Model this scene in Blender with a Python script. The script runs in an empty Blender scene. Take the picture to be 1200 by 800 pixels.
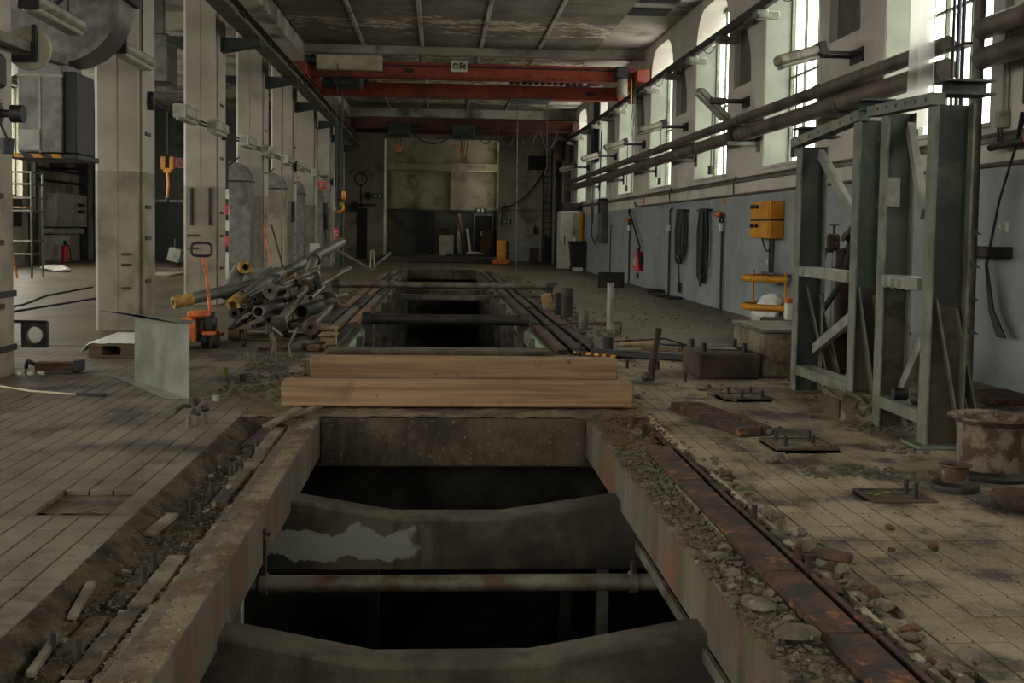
import bpy, math, random
from mathutils import Vector, Matrix
random.seed(7)
PI = math.pi
C = bpy.context.scene.collection
S = bpy.context.scene

# ------------------------------------------------------------ camera
cam_d = bpy.data.cameras.new('camera')
cam = bpy.data.objects.new('camera', cam_d)
C.objects.link(cam)
cam_d.sensor_fit = 'HORIZONTAL'
cam_d.sensor_width = 36.0
cam_d.lens = 39.0
cam_d.shift_y = -59.5 / 1200.0
cam_d.clip_end = 500
YAW, PITCH, ROLL = 0.0658, 0.0539, 0.01497
_f = Vector((math.sin(YAW) * math.cos(PITCH), math.cos(YAW) * math.cos(PITCH), -math.sin(PITCH)))
_r = Vector((math.cos(YAW), -math.sin(YAW), 0))
_u = _r.cross(_f)
_r2 = _r * math.cos(ROLL) + _u * math.sin(ROLL)
_u2 = -_r * math.sin(ROLL) + _u * math.cos(ROLL)
cam.matrix_world = Matrix(((_r2.x, _u2.x, -_f.x, 0), (_r2.y, _u2.y, -_f.y, 0),
                           (_r2.z, _u2.z, -_f.z, 1.4), (0, 0, 0, 1)))
S.camera = cam

# ------------------------------------------------------------ sky (bright overcast) and exposure
W = bpy.data.worlds.new('overcast_sky')
S.world = W
W.use_nodes = True
wn = W.node_tree.nodes
wl = W.node_tree.links
bg = wn['Background']
tc = wn.new('ShaderNodeTexCoord')
sep = wn.new('ShaderNodeSeparateXYZ')
wl.new(tc.outputs['Generated'], sep.inputs[0])
rmp = wn.new('ShaderNodeValToRGB')
rmp.color_ramp.elements[0].position = 0.45
rmp.color_ramp.elements[0].color = (0.40, 0.385, 0.36, 1)
rmp.color_ramp.elements[1].position = 0.62
rmp.color_ramp.elements[1].color = (1.0, 0.955, 0.885, 1)
mr = wn.new('ShaderNodeMapRange')
mr.inputs[1].default_value = -1
mr.inputs[2].default_value = 1
wl.new(sep.outputs[2], mr.inputs[0])
wl.new(mr.outputs[0], rmp.inputs[0])
wl.new(rmp.outputs[0], bg.inputs[0])
bg.inputs[1].default_value = 5.0
S.view_settings.view_transform = 'Standard'
S.view_settings.look = 'None'
S.view_settings.gamma = 1.0
S.view_settings.use_curve_mapping = False
S.view_settings.exposure = 1.42
try:
    S.cycles.use_denoising = True
    S.cycles.denoiser = 'OPENIMAGEDENOISE'
    S.cycles.max_bounces = 8
    S.cycles.diffuse_bounces = 5
    S.cycles.glossy_bounces = 3
    S.cycles.transparent_max_bounces = 8
    S.cycles.sample_clamp_indirect = 8
    S.cycles.caustics_reflective = False
    S.cycles.caustics_refractive = False
except Exception:
    pass

def portal(x, y, z, sx, sz, nx, ny):
    """daylight portal filling a window opening (guides the sky's own light, adds none)"""
    ld = bpy.data.lights.new('window_daylight_portal', 'AREA')
    ld.shape = 'RECTANGLE'
    ld.size = sx
    ld.size_y = sz
    ld.cycles.is_portal = True
    lo = bpy.data.objects.new('window_daylight_portal', ld)
    C.objects.link(lo)
    lo.location = (x, y, z)
    lo.rotation_euler = Vector((nx, ny, 0)).to_track_quat('-Z', 'Z').to_euler()

# ------------------------------------------------------------ materials
def rgb(h):
    return tuple(((int(h[i:i + 2], 16) / 255.0) ** 2.2) for i in (0, 2, 4)) + (1,)

MATS = {}
def mat(name, c, c2=None, sc=2.5, rough=0.85, metal=0.0, bump=0.15, bsc=45.0, dirt=None, dsc=1.2, dpos=(0.5, 0.65),
        streak=False, ramp=(0.38, 0.64), spots=None, ssc=9.0, spos=(0.62, 0.66), per_obj=0.0, stretch=None, grit=0.0):
    m = bpy.data.materials.new(name)
    m.use_nodes = True
    n, l = m.node_tree.nodes, m.node_tree.links
    b = n['Principled BSDF']
    b.inputs['Roughness'].default_value = rough
    b.inputs['Metallic'].default_value = metal
    geo = n.new('ShaderNodeNewGeometry')
    src = geo.outputs['Position']
    def noise(scale, detail=6, vec=None, st=None):
        t = n.new('ShaderNodeTexNoise')
        t.inputs['Scale'].default_value = scale
        t.inputs['Detail'].default_value = detail
        t.inputs['Roughness'].default_value = 0.62
        v = vec or src
        if st:
            mp = n.new('ShaderNodeMapping')
            mp.inputs['Scale'].default_value = st
            l.new(v, mp.inputs[0])
            v = mp.outputs[0]
        l.new(v, t.inputs['Vector'])
        return t.outputs['Fac']
    def step(fac, a, bb):
        r = n.new('ShaderNodeMapRange')
        r.interpolation_type = 'SMOOTHSTEP'
        r.inputs[1].default_value = a
        r.inputs[2].default_value = bb
        l.new(fac, r.inputs[0])
        return r.outputs[0]
    def mix(fac, a, bb, mode='MIX'):
        x = n.new('ShaderNodeMix')
        x.data_type = 'RGBA'
        x.blend_type = mode
        if hasattr(fac, 'links'):
            l.new(fac, x.inputs[0])
        else:
            x.inputs[0].default_value = fac
        for q, k in ((a, 6), (bb, 7)):
            if hasattr(q, 'links'):
                l.new(q, x.inputs[k])
            else:
                x.inputs[k].default_value = q
        return x.outputs[2]
    c = rgb(c) if isinstance(c, str) else c
    col = c
    if c2:
        col = mix(step(noise(sc, st=stretch), *ramp), c, rgb(c2))
    if streak:
        s = noise(7.0, 4, st=(1, 1, 0.06))
        col = mix(step(s, 0.5, 0.75), col, rgb(streak))
    if dirt:
        col = mix(step(noise(dsc, 8), *dpos), col, rgb(dirt))
    if spots:
        col = mix(step(noise(ssc, 8), *spos), col, rgb(spots))
    if grit:                       # fine speckle of dust and sand grains
        gr = n.new('ShaderNodeMapRange')
        gr.inputs[1].default_value = .3
        gr.inputs[2].default_value = .7
        gr.inputs[3].default_value = 1 - grit
        gr.inputs[4].default_value = 1 + grit
        l.new(noise(170, 3), gr.inputs[0])
        hv = n.new('ShaderNodeHueSaturation')
        l.new(gr.outputs[0], hv.inputs['Value'])
        l.new(col, hv.inputs['Color'])
        col = hv.outputs[0]
    if per_obj:
        oi = n.new('ShaderNodeObjectInfo')
        hv = n.new('ShaderNodeHueSaturation')
        r = n.new('ShaderNodeMapRange')
        r.inputs[3].default_value = 1 - per_obj
        r.inputs[4].default_value = 1 + per_obj
        l.new(oi.outputs['Random'], r.inputs[0])
        l.new(r.outputs[0], hv.inputs['Value'])
        l.new(col, hv.inputs['Color']) if hasattr(col, 'links') else setattr(hv.inputs['Color'], 'default_value', col)
        col = hv.outputs[0]
    if hasattr(col, 'links'):
        l.new(col, b.inputs['Base Color'])
    else:
        b.inputs['Base Color'].default_value = col
    if bump:
        bp = n.new('ShaderNodeBump')
        bp.inputs['Strength'].default_value = bump
        bp.inputs['Distance'].default_value = 0.02
        l.new(noise(bsc, 5), bp.inputs['Height'])
        l.new(bp.outputs[0], b.inputs['Normal'])
    MATS[name] = m
    return m

mat('tile_left', '685f53', '544b40', sc=1.1, rough=.62, bump=.12, bsc=60, dirt='2b261f', dsc=1.6, dpos=(.48, .66), spots='8b8270', ssc=14, spos=(.66, .8), per_obj=.14, grit=0.22)
mat('tile_right', '877a65', '695d4a', sc=1.6, rough=.72, bump=.6, bsc=70, dirt='342e25', dsc=2.2, dpos=(.47, .63), spots='968b74', ssc=38, spos=(.58, .68), per_obj=.1, grit=0.38)  # paler than the left tiles: the stronger light here is in the colour
mat('screed', '5d5546', '47402f', sc=.8, rough=.48, bump=.25, bsc=30, dirt='2c2820', dsc=.9, dpos=(.5, .7), spots='807763', ssc=6, spos=(.64, .74), stretch=(1, .45, 1), grit=0.25)
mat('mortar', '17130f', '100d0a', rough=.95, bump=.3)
mat('trench_dirt', '514634', '2f271c', sc=6, rough=.97, bump=.9, bsc=60, dirt='1f1a13', dsc=4, spots='8a7f6d', ssc=26, spos=(.63, .7), grit=0.4)
mat('curb_top', '6f634f', '4a3e2c', sc=4, rough=.95, bump=.8, bsc=80, dirt='42291b', dsc=1.8, dpos=(.5, .66), spots='938873', ssc=40, spos=(.6, .7), grit=0.4)
mat('curb_face', '564f43', '3a3329', sc=2, rough=.85, bump=.25, streak='241b13', dirt='5a3723', dsc=2.0, dpos=(.5, .68), stretch=(1, 1, .2), grit=0.2)
mat('beam_concrete', '504b40', '332e26', sc=2.2, rough=.85, bump=.25, streak='2c1e13', dirt='2a2620', dsc=1.3, dpos=(.45, .62), grit=0.2)
mat('slab_rough', '544b3e', '352d24', sc=3, rough=.95, bump=1.0, bsc=75, streak='241f19', spots='6d6456', ssc=30, spos=(.6, .68), grit=0.4)
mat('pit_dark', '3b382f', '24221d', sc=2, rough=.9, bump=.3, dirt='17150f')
mat('wall_white', 'b3aea5', 'a09b91', sc=.7, rough=.8, bump=.12, bsc=25, dirt='6a665a', dsc=1.1, dpos=(.56, .78), spots='4c483f', ssc=13, spos=(.76, .8))
mat('wall_jamb', '6f7469', '60655b', sc=1.0, rough=.75, bump=.08, spots='6d6f65', ssc=9, spos=(.74, .8))  # same paint as the wall, darkened to offset strong window light
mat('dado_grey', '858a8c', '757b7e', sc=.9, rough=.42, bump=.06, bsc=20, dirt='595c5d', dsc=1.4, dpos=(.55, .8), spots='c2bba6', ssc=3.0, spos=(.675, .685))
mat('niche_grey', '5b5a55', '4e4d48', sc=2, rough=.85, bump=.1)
mat('ceiling_paint', 'b0aa9f', '989287', sc=.6, rough=.85, bump=.2, bsc=18, dirt='5a564c', dsc=.7, dpos=(.48, .66))
mat('pillar_paint', '9d968b', '8c867b', sc=.9, rough=.7, bump=.1, bsc=22, dirt='7a7463', dsc=1.0, dpos=(.55, .8), spots='4a463a', ssc=15, spos=(.73, .77))
mat('pillar_lower', '847d70', '70695c', sc=1.4, rough=.75, bump=.12, bsc=22, dirt='575143', dsc=1.4, dpos=(.5, .75), spots='3d392f', ssc=11, spos=(.71, .75))
mat('timber', '8f7357', '6f563f', sc=3, rough=.7, bump=.25, bsc=30, spots='4f3820', ssc=7, spos=(.64, .7), stretch=(.25, 6, 9), dirt='58432f', dsc=2.5, dpos=(.55, .8), grit=0.12)
mat('timber_end', '93795a', '77603f', sc=8, rough=.8)
mat('old_wood', '665640', '4a3d2c', sc=5, rough=.85, bump=.3, stretch=(.5, 5, 5), per_obj=.2)
mat('rust', '472e21', '2e211a', sc=6, rough=.9, bump=.6, bsc=50, dirt='241a15', dsc=3, dpos=(.45, .62), spots='75492c', ssc=13, spos=(.57, .66), grit=0.35)
mat('rust_dust', '6f5540', '4b3624', sc=5, rough=.95, bump=.5, bsc=60, dirt='40210f', dsc=3, dpos=(.52, .68))
mat('old_steel', '66635a', '4b4841', sc=5, rough=.55, metal=.35, bump=.12, dirt='3a2d20', dsc=3, dpos=(.5, .7))
mat('dark_steel', '34312c', '221f1b', sc=4, rough=.6, metal=.3, bump=.12, dirt='4a3423', dsc=3, dpos=(.58, .75))
mat('black', '17171a', '0e0e10', rough=.6, bump=.05)
mat('rubber', '1c1b1b', '121212', rough=.75, bump=.1)
mat('galv', '63625f', '504f4c', sc=7, rough=.42, metal=.45, bump=.05, dirt='44433f', dsc=2)
mat('galv_light', '868780', '6c6d66', sc=5, rough=.45, metal=.2, bump=.05)
mat('sheet_metal', '7b7d74', '686a62', sc=2.2, rough=.45, metal=.25, bump=.05, dirt='5d5e55', dsc=2, spots='b7b7ac', ssc=12, spos=(.72, .76))
mat('green_paint', '28332b', '1e2620', sc=3, rough=.6, bump=.15, dirt='42473f', dsc=3, dpos=(.5, .66), spots='27201a', ssc=9, spos=(.7, .75))
mat('green_worn', '646a60', '4e564d', sc=3.5, rough=.6, bump=.2, dirt='70695a', dsc=4, dpos=(.48, .62), spots='3b2b20', ssc=8, spos=(.68, .74))
mat('green_rail', '4b5640', '363f2f', sc=3, rough=.6, bump=.12, dirt='2b2a22', dsc=2)
mat('mint_plate', '869c84', '6d836d', sc=3, rough=.6, bump=.1, dirt='5f5a49', dsc=5, dpos=(.55, .7))
mat('crane_orange', '84361b', '6b2816', sc=2, rough=.55, bump=.08, dirt='552013', dsc=1.5, dpos=(.52, .75))
mat('crane_shaded', '55281b', '3f1e16', sc=2, rough=.6, bump=.06, dirt='2b1712', dsc=1.5, dpos=(.52, .75))  # crane paint darkened: the dim light far back is put into the colour
mat('crane_white', 'a8a08a', '8c846e', sc=2, rough=.6, bump=.05)
mat('orange', 'c4662a', '9c4e20', sc=6, rough=.55, bump=.12, dirt='4b2b1b', dsc=7, dpos=(.52, .66))
mat('yellow', 'c08218', 'a66e14', sc=3, rough=.5, bump=.05, dirt='6e4a14', dsc=5, dpos=(.6, .75))
mat('red', 'c4161c', 'a01318', sc=3, rough=.4, bump=.03)
mat('white', 'c4c3b9', 'aaa99e', sc=3, rough=.6, bump=.05)
mat('white_plastic', 'd9d9d4', 'c2c2bd', sc=8, rough=.35, bump=.3, bsc=14)
mat('lamp_body', '8a8779', '716e62', sc=4, rough=.55, bump=.05, dirt='5a574c', dsc=5)
mat('lens', 'a3a297', '8c8b80', sc=4, rough=.35, bump=.02)
mat('pipe_brown', '5a524a', '473f37', sc=3, rough=.55, bump=.08, dirt='332b24', dsc=2)
mat('pipe_iron', '625d54', '423e37', sc=6, rough=.6, metal=.3, bump=.15, dirt='4b3220', dsc=6, dpos=(.52, .66))
mat('insul', 'a5834b', '6e5530', sc=14, rough=.95, bump=1.0, bsc=40)
mat('jacket', '5b5c57', '464742', sc=3, rough=.5, metal=.2, bump=.1)
mat('pot_iron', '6c6256', '443429', sc=7, rough=.9, bump=.7, bsc=45, ramp=(.42, .56), spots='8a8175', ssc=18, spos=(.62, .7), dirt='33211a', dsc=5, grit=0.2)
mat('stone', '625c50', '4c463b', sc=9, rough=.95, bump=.7, bsc=60, per_obj=.28, spots='7d776b', ssc=20, grit=0.25)
mat('gravel_dark', '544d40', '3a3429', sc=30, rough=.95, bump=.6, spots='6a6356', ssc=60, spos=(.6, .7))
mat('edge_mortar', 'a79c88', '8a7f6b', sc=12, rough=.95, bump=.6)
mat('steel_edge_lit', '65675c', '4c4f45', sc=5, rough=.6, bump=.15, dirt='4d4638', dsc=4, dpos=(.52, .68), spots='3b2b20', ssc=9, spos=(.68, .74))  # paler than the webs: light on the flanges is painted into the colour
mat('web_dark', '1f2a22', '171f19', sc=3, rough=.65, bump=.12, dirt='3b372d', dsc=2.5, dpos=(.52, .7))
mat('web_worn', '474c44', '333a33', sc=3, rough=.6, bump=.15, dirt='2f4034', dsc=2.2, dpos=(.5, .6), spots='7c7462', ssc=7, spos=(.64, .7))
mat('lower_bare', '4a4337', '342f27', sc=4, rough=.75, bump=.2, dirt='28231c', dsc=3, spots='2f3a31', ssc=6, spos=(.62, .68))
mat('rail_olive', '5a5543', '474233', sc=3, rough=.6, bump=.12, dirt='2b271f', dsc=2)
mat('stone_rust', '533c2d', '3a291e', sc=9, rough=.95, bump=.7, bsc=60, per_obj=.25)
mat('block_concrete', '6d6556', '4d4637', sc=4, rough=.92, bump=.6, bsc=50, dirt='3d2f22', dsc=3, dpos=(.52, .7), grit=0.3)
mat('block_dark', '4a3b2e', '35291f', sc=4, rough=.9, bump=.4, dirt='251d16', grit=0.25)
mat('blue_cable', '2f6b8c', '24556f', rough=.5, bump=.05)
mat('cream_wall', '9b9484', '878071', sc=.8, rough=.85, bump=.12, dirt='6e6853', dsc=1.1)
mat('ribbed_grey', '55554d', '4a4a43', sc=2, rough=.8, bump=.15, dirt='3c3c35')
mat('door_dark', '1f2022', '15161a', rough=.6, bump=.05)
mat('exit_green', '1f5a41', '184a35', rough=.5, bump=0)
mat('cabinet_grey', 'a9aaa4', '97988f', sc=1, rough=.5, bump=.03, dirt='7b7c74', dsc=3)
mat('brown_board', '5a4231', '402d20', sc=3, rough=.85, bump=.15)
mat('green_moss', '6c7a2b', '46521b', sc=8, rough=.95, bump=.4)

def glass_mat():
    m = bpy.data.materials.new('window_glass')
    m.use_nodes = True
    n, l = m.node_tree.nodes, m.node_tree.links
    n.remove(n['Principled BSDF'])
    out = n['Material Output']
    t = n.new('ShaderNodeBsdfTransparent')
    t.inputs[0].default_value = (.93, .94, .91, 1)
    g = n.new('ShaderNodeBsdfGlossy')
    g.inputs['Roughness'].default_value = .05
    x = n.new('ShaderNodeMixShader')
    x.inputs[0].default_value = .07
    l.new(t.outputs[0], x.inputs[1]); l.new(g.outputs[0], x.inputs[2]); l.new(x.outputs[0], out.inputs[0])
    MATS['glass'] = m
glass_mat()

def film_mat():
    m = bpy.data.materials.new('hanging_film')
    m.use_nodes = True
    n, l = m.node_tree.nodes, m.node_tree.links
    n.remove(n['Principled BSDF'])
    out = n['Material Output']
    t = n.new('ShaderNodeBsdfTransparent')
    t.inputs[0].default_value = (.8, .8, .78, 1)
    d = n.new('ShaderNodeBsdfTranslucent'); d.inputs[0].default_value = (.55, .55, .52, 1)
    e = n.new('ShaderNodeBsdfDiffuse'); e.inputs[0].default_value = (.4, .4, .38, 1)
    a = n.new('ShaderNodeMixShader'); a.inputs[0].default_value = .5
    l.new(d.outputs[0], a.inputs[1]); l.new(e.outputs[0], a.inputs[2])
    x = n.new('ShaderNodeMixShader'); x.inputs[0].default_value = .8
    l.new(t.outputs[0], x.inputs[1]); l.new(a.outputs[0], x.inputs[2]); l.new(x.outputs[0], out.inputs[0])
    MATS['film'] = m
film_mat()

# ------------------------------------------------------------ mesh builder
class B:
    def __init__(s):
        s.v, s.f = [], []
    def add(s, vs, fs):
        o = len(s.v)
        s.v += [tuple(v) for v in vs]
        s.f += [tuple(i + o for i in f) for f in fs]
        return s
    def box(s, x0, x1, y0, y1, z0, z1, c=0.0, M=None):
        if x0 > x1: x0, x1 = x1, x0
        if y0 > y1: y0, y1 = y1, y0
        if z0 > z1: z0, z1 = z1, z0
        if c:
            c = min(c, (x1 - x0) * .45, (y1 - y0) * .45, (z1 - z0) * .45)
            vs, idx = [], {}
            for i, (X, dx) in enumerate(((x0, c), (x1, -c))):
                for j, (Y, dy) in enumerate(((y0, c), (y1, -c))):
                    for k, (Z, dz) in enumerate(((z0, c), (z1, -c))):
                        idx[i, j, k, 0] = len(vs); vs.append((X, Y + dy, Z + dz))
                        idx[i, j, k, 1] = len(vs); vs.append((X + dx, Y, Z + dz))
                        idx[i, j, k, 2] = len(vs); vs.append((X + dx, Y + dy, Z))
            q = ((0, 0), (1, 0), (1, 1), (0, 1))
            fs = []
            for i in (0, 1):
                r = q if i else q[::-1]
                fs.append([idx[i, a, b, 0] for a, b in r])
                r = q if not i else q[::-1]
                fs.append([idx[a, i, b, 1] for a, b in r])
                r = q if i else q[::-1]
                fs.append([idx[a, b, i, 2] for a, b in r])
            for a in (0, 1):
                for b in (0, 1):
                    fl = (a + b) % 2
                    e = [idx[a, b, 0, 0], idx[a, b, 1, 0], idx[a, b, 1, 1], idx[a, b, 0, 1]]
                    fs.append(e if fl else e[::-1])
                    e = [idx[a, 0, b, 0], idx[a, 1, b, 0], idx[a, 1, b, 2], idx[a, 0, b, 2]]
                    fs.append(e[::-1] if fl else e)
                    e = [idx[0, a, b, 1], idx[1, a, b, 1], idx[1, a, b, 2], idx[0, a, b, 2]]
                    fs.append(e if fl else e[::-1])
                    for d in (0, 1):
                        t = [idx[a, b, d, 0], idx[a, b, d, 1], idx[a, b, d, 2]]
                        fs.append(t if (a + b + d) % 2 else t[::-1])
        else:
            vs = [(x0, y0, z0), (x1, y0, z0), (x1, y1, z0), (x0, y1, z0), (x0, y0, z1), (x1, y0, z1), (x1, y1, z1), (x0, y1, z1)]
            fs = [(3, 2, 1, 0), (4, 5, 6, 7), (0, 1, 5, 4), (1, 2, 6, 5), (2, 3, 7, 6), (3, 0, 4, 7)]
        if M is not None:
            vs = [M @ Vector(v) for v in vs]
        return s.add(vs, fs)
    def bar(s, p, q, w, h, c=0.0, up=(0, 0, 1)):
        """a rectangular bar from p to q, w wide and h high"""
        p, q = Vector(p), Vector(q)
        d = q - p
        L = d.length
        y = d.normalized()
        u = Vector(up)
        if abs(y.dot(u)) > .99: u = Vector((0, 1, 0))
        x = y.cross(u).normalized()
        z = x.cross(y)
        M = Matrix(((x.x, y.x, z.x, p.x), (x.y, y.y, z.y, p.y), (x.z, y.z, z.z, p.z), (0, 0, 0, 1)))
        return s.box(-w / 2, w / 2, 0, L, -h / 2, h / 2, c, M)
    def tube(s, pts, r, n=10, cap=True, r2=None):
        pts = [Vector(p) for p in pts]
        rings = []
        prev = None
        for i, p in enumerate(pts):
            if i == 0: d = pts[1] - p
            elif i == len(pts) - 1: d = p - pts[-2]
            else: d = (pts[i + 1] - p).normalized() + (p - pts[i - 1]).normalized()
            d.normalize()
            if prev is None:
                a = Vector((0, 0, 1)) if abs(d.z) < .9 else Vector((1, 0, 0))
                x = d.cross(a).normalized()
            else:
                x = (prev - d * prev.dot(d)).normalized()
            prev = x
            y = d.cross(x)
            rr = r if r2 is None else r + (r2 - r) * i / (len(pts) - 1)
            rings.append([p + (x * math.cos(2 * PI * k / n) + y * math.sin(2 * PI * k / n)) * rr for k in range(n)])
        vs = [v for R_ in rings for v in R_]
        fs = []
        for i in range(len(rings) - 1):
            for k in range(n):
                a, b = i * n + k, i * n + (k + 1) % n
                fs.append((a, b, b + n, a + n))
        if cap:
            fs.append(tuple(range(n - 1, -1, -1)))
            fs.append(tuple(range((len(rings) - 1) * n, len(rings) * n)))
        return s.add(vs, fs)
    def ring(s, p, q, ro, ri, n=20):
        """a hollow pipe from p to q, with open bore"""
        p, q = Vector(p), Vector(q)
        d = (q - p).normalized()
        a = Vector((0, 0, 1)) if abs(d.z) < .9 else Vector((1, 0, 0))
        x = d.cross(a).normalized(); y = d.cross(x)
        vs = []
        for c_, r_ in ((p, ri), (p, ro), (q, ro), (q, ri)):
            vs += [c_ + (x * math.cos(2 * PI * k / n) + y * math.sin(2 * PI * k / n)) * r_ for k in range(n)]
        fs = []
        for i in range(4):
            for k in range(n):
                a_, b_ = i * n + k, i * n + (k + 1) % n
                c_, d_ = ((i + 1) % 4) * n + (k + 1) % n, ((i + 1) % 4) * n + k
                fs.append((a_, b_, c_, d_))
        return s.add(vs, fs)
    def lathe(s, prof, o=(0, 0, 0), n=28):
        """profile [(r, z)] revolved about z through o"""
        vs, fs = [], []
        for r, z in prof:
            vs += [(o[0] + r * math.cos(2 * PI * k / n), o[1] + r * math.sin(2 * PI * k / n), o[2] + z) for k in range(n)]
        for i in range(len(prof) - 1):
            for k in range(n):
                a, b = i * n + k, i * n + (k + 1) % n
                fs.append((a, b, b + n, a + n))
        return s.add(vs, fs)
    def prism(s, poly, ax, a, b):
        """2-D polygon swept along axis ax ('x','y','z') from a to b; poly in the other two axes in order"""
        def P(u, v, t):
            return (t, u, v) if ax == 'x' else ((u, t, v) if ax == 'y' else (u, v, t))
        n = len(poly)
        vs = [P(u, v, a) for u, v in poly] + [P(u, v, b) for u, v in poly]
        fs = [tuple(range(n))[::-1], tuple(range(n, 2 * n))] + [(i, (i + 1) % n, n + (i + 1) % n, n + i) for i in range(n)]
        return s.add(vs, fs)
    def rock(s, c, r, seed=0, flat=.7, sub=1):
        rnd = random.Random(seed)
        t = (1 + 5 ** .5) / 2
        vs = [Vector(v).normalized() for v in ((-1, t, 0), (1, t, 0), (-1, -t, 0), (1, -t, 0), (0, -1, t), (0, 1, t), (0, -1, -t), (0, 1, -t), (t, 0, -1), (t, 0, 1), (-t, 0, -1), (-t, 0, 1))]
        fs = [(0, 11, 5), (0, 5, 1), (0, 1, 7), (0, 7, 10), (0, 10, 11), (1, 5, 9), (5, 11, 4), (11, 10, 2), (10, 7, 6), (7, 1, 8), (3, 9, 4), (3, 4, 2), (3, 2, 6), (3, 6, 8), (3, 8, 9), (4, 9, 5), (2, 4, 11), (6, 2, 10), (8, 6, 7), (9, 8, 1)]
        for _ in range(sub):
            mid, nf = {}, []
            def m_(a, b):
                k = (min(a, b), max(a, b))
                if k not in mid:
                    vs.append(((vs[a] + vs[b]) / 2).normalized()); mid[k] = len(vs) - 1
                return mid[k]
            for a, b, c_ in fs:
                x, y, z = m_(a, b), m_(b, c_), m_(c_, a)
                nf += [(a, x, z), (b, y, x), (c_, z, y), (x, y, z)]
            fs = nf
        cuts = [(Vector((rnd.gauss(0, 1), rnd.gauss(0, 1), rnd.gauss(0, 1))).normalized(), rnd.uniform(.45, .8)) for _ in range(7)]
        sx, sy = rnd.uniform(.75, 1.3), rnd.uniform(.7, 1.1)
        out = []
        for v in vs:
            v = v.copy()
            for nn, dd in cuts:
                e = v.dot(nn) - dd
                if e > 0: v -= nn * e
            v *= 1 + rnd.uniform(-.07, .07)
            out.append((c[0] + v.x * r * sx, c[1] + v.y * r * sy, c[2] + v.z * r * flat))
        return s.add(out, fs)
    def build(s, name, m, parent=None, origin=None, kind=None, ang=38):
        me = bpy.data.meshes.new(name)
        if parent is not None:
            o_ = ORG[parent]
        elif origin is not None:
            o_ = Vector(origin)
        else:
            xs = [v[0] for v in s.v]; ys = [v[1] for v in s.v]
            o_ = Vector(((min(xs) + max(xs)) / 2, (min(ys) + max(ys)) / 2, min(v[2] for v in s.v)))
        me.from_pydata([(v[0] - o_.x, v[1] - o_.y, v[2] - o_.z) for v in s.v], [], s.f)
        me.polygons.foreach_set('use_smooth', [True] * len(me.polygons))
        me.set_sharp_from_angle(angle=math.radians(ang))
        me.materials.append(MATS[m])
        o = bpy.data.objects.new(name, me)
        C.objects.link(o)
        if parent is not None:
            o.parent = parent
        else:
            o.location = o_
        ORG[o] = o_
        if kind: o['kind'] = kind
        return o
ORG = {}

def tag(o, label, cat, group=None):
    o['label'] = label; o['category'] = cat
    if group: o['group'] = group
    return o
def thing(name, loc, label, cat, group=None):
    o = bpy.data.objects.new(name, None)
    C.objects.link(o)
    o.location = loc
    o.empty_display_size = .1
    ORG[o] = Vector(loc)
    return tag(o, label, cat, group)
def box(*a, **k): return B().box(*a, **k)
def tube(*a, **k): return B().tube(*a, **k)
def bar(*a, **k): return B().bar(*a, **k)
def ring(*a, **k): return B().ring(*a, **k)
def lathe(*a, **k): return B().lathe(*a, **k)
def prism(*a, **k): return B().prism(*a, **k)
def struct(o): o['kind'] = 'structure'; return o
def dup(root, loc, rz=None, label=None, group=None):
    r = root.copy(); C.objects.link(r); r.location = loc; ORG[r] = Vector(loc)
    if rz is not None: r.rotation_euler = (root.rotation_euler.x, root.rotation_euler.y, rz)
    if label: r['label'] = label
    if group: r['group'] = group
    for ch in list(root.children):
        c = ch.copy(); C.objects.link(c); c.parent = r
        for g in ch.children:
            d = g.copy(); C.objects.link(d); d.parent = c
    return r
def catenary(p, q, sag, n=14):
    p, q = Vector(p), Vector(q)
    return [p.lerp(q, i / n) - Vector((0, 0, sag * 4 * (i / n) * (1 - i / n))) for i in range(n + 1)]
def bumpy(x0, x1, y0, y1, z, amp, nx, ny, seed, edge=True):
    """an uneven ground strip"""
    rnd = random.Random(seed)
    b = B()
    vs = []
    for j in range(ny + 1):
        for i in range(nx + 1):
            vs.append((x0 + (x1 - x0) * i / nx, y0 + (y1 - y0) * j / ny, z + rnd.uniform(-amp, amp)))
    fs = [(j * (nx + 1) + i, j * (nx + 1) + i + 1, (j + 1) * (nx + 1) + i + 1, (j + 1) * (nx + 1) + i) for j in range(ny) for i in range(nx)]
    return b.add(vs, fs)

# ============================================================ SETTING
XR, XL, YF, YB, ZC = 5.25, -14.0, -8.0, 51.0, 6.1
PX0, PX1 = -0.87, 1.12          # near pit edges
QX0, QX1 = -1.10, 1.30          # far pit edges
TL, TR = -1.46, 1.62            # tile edges beside the pit trenches

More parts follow.
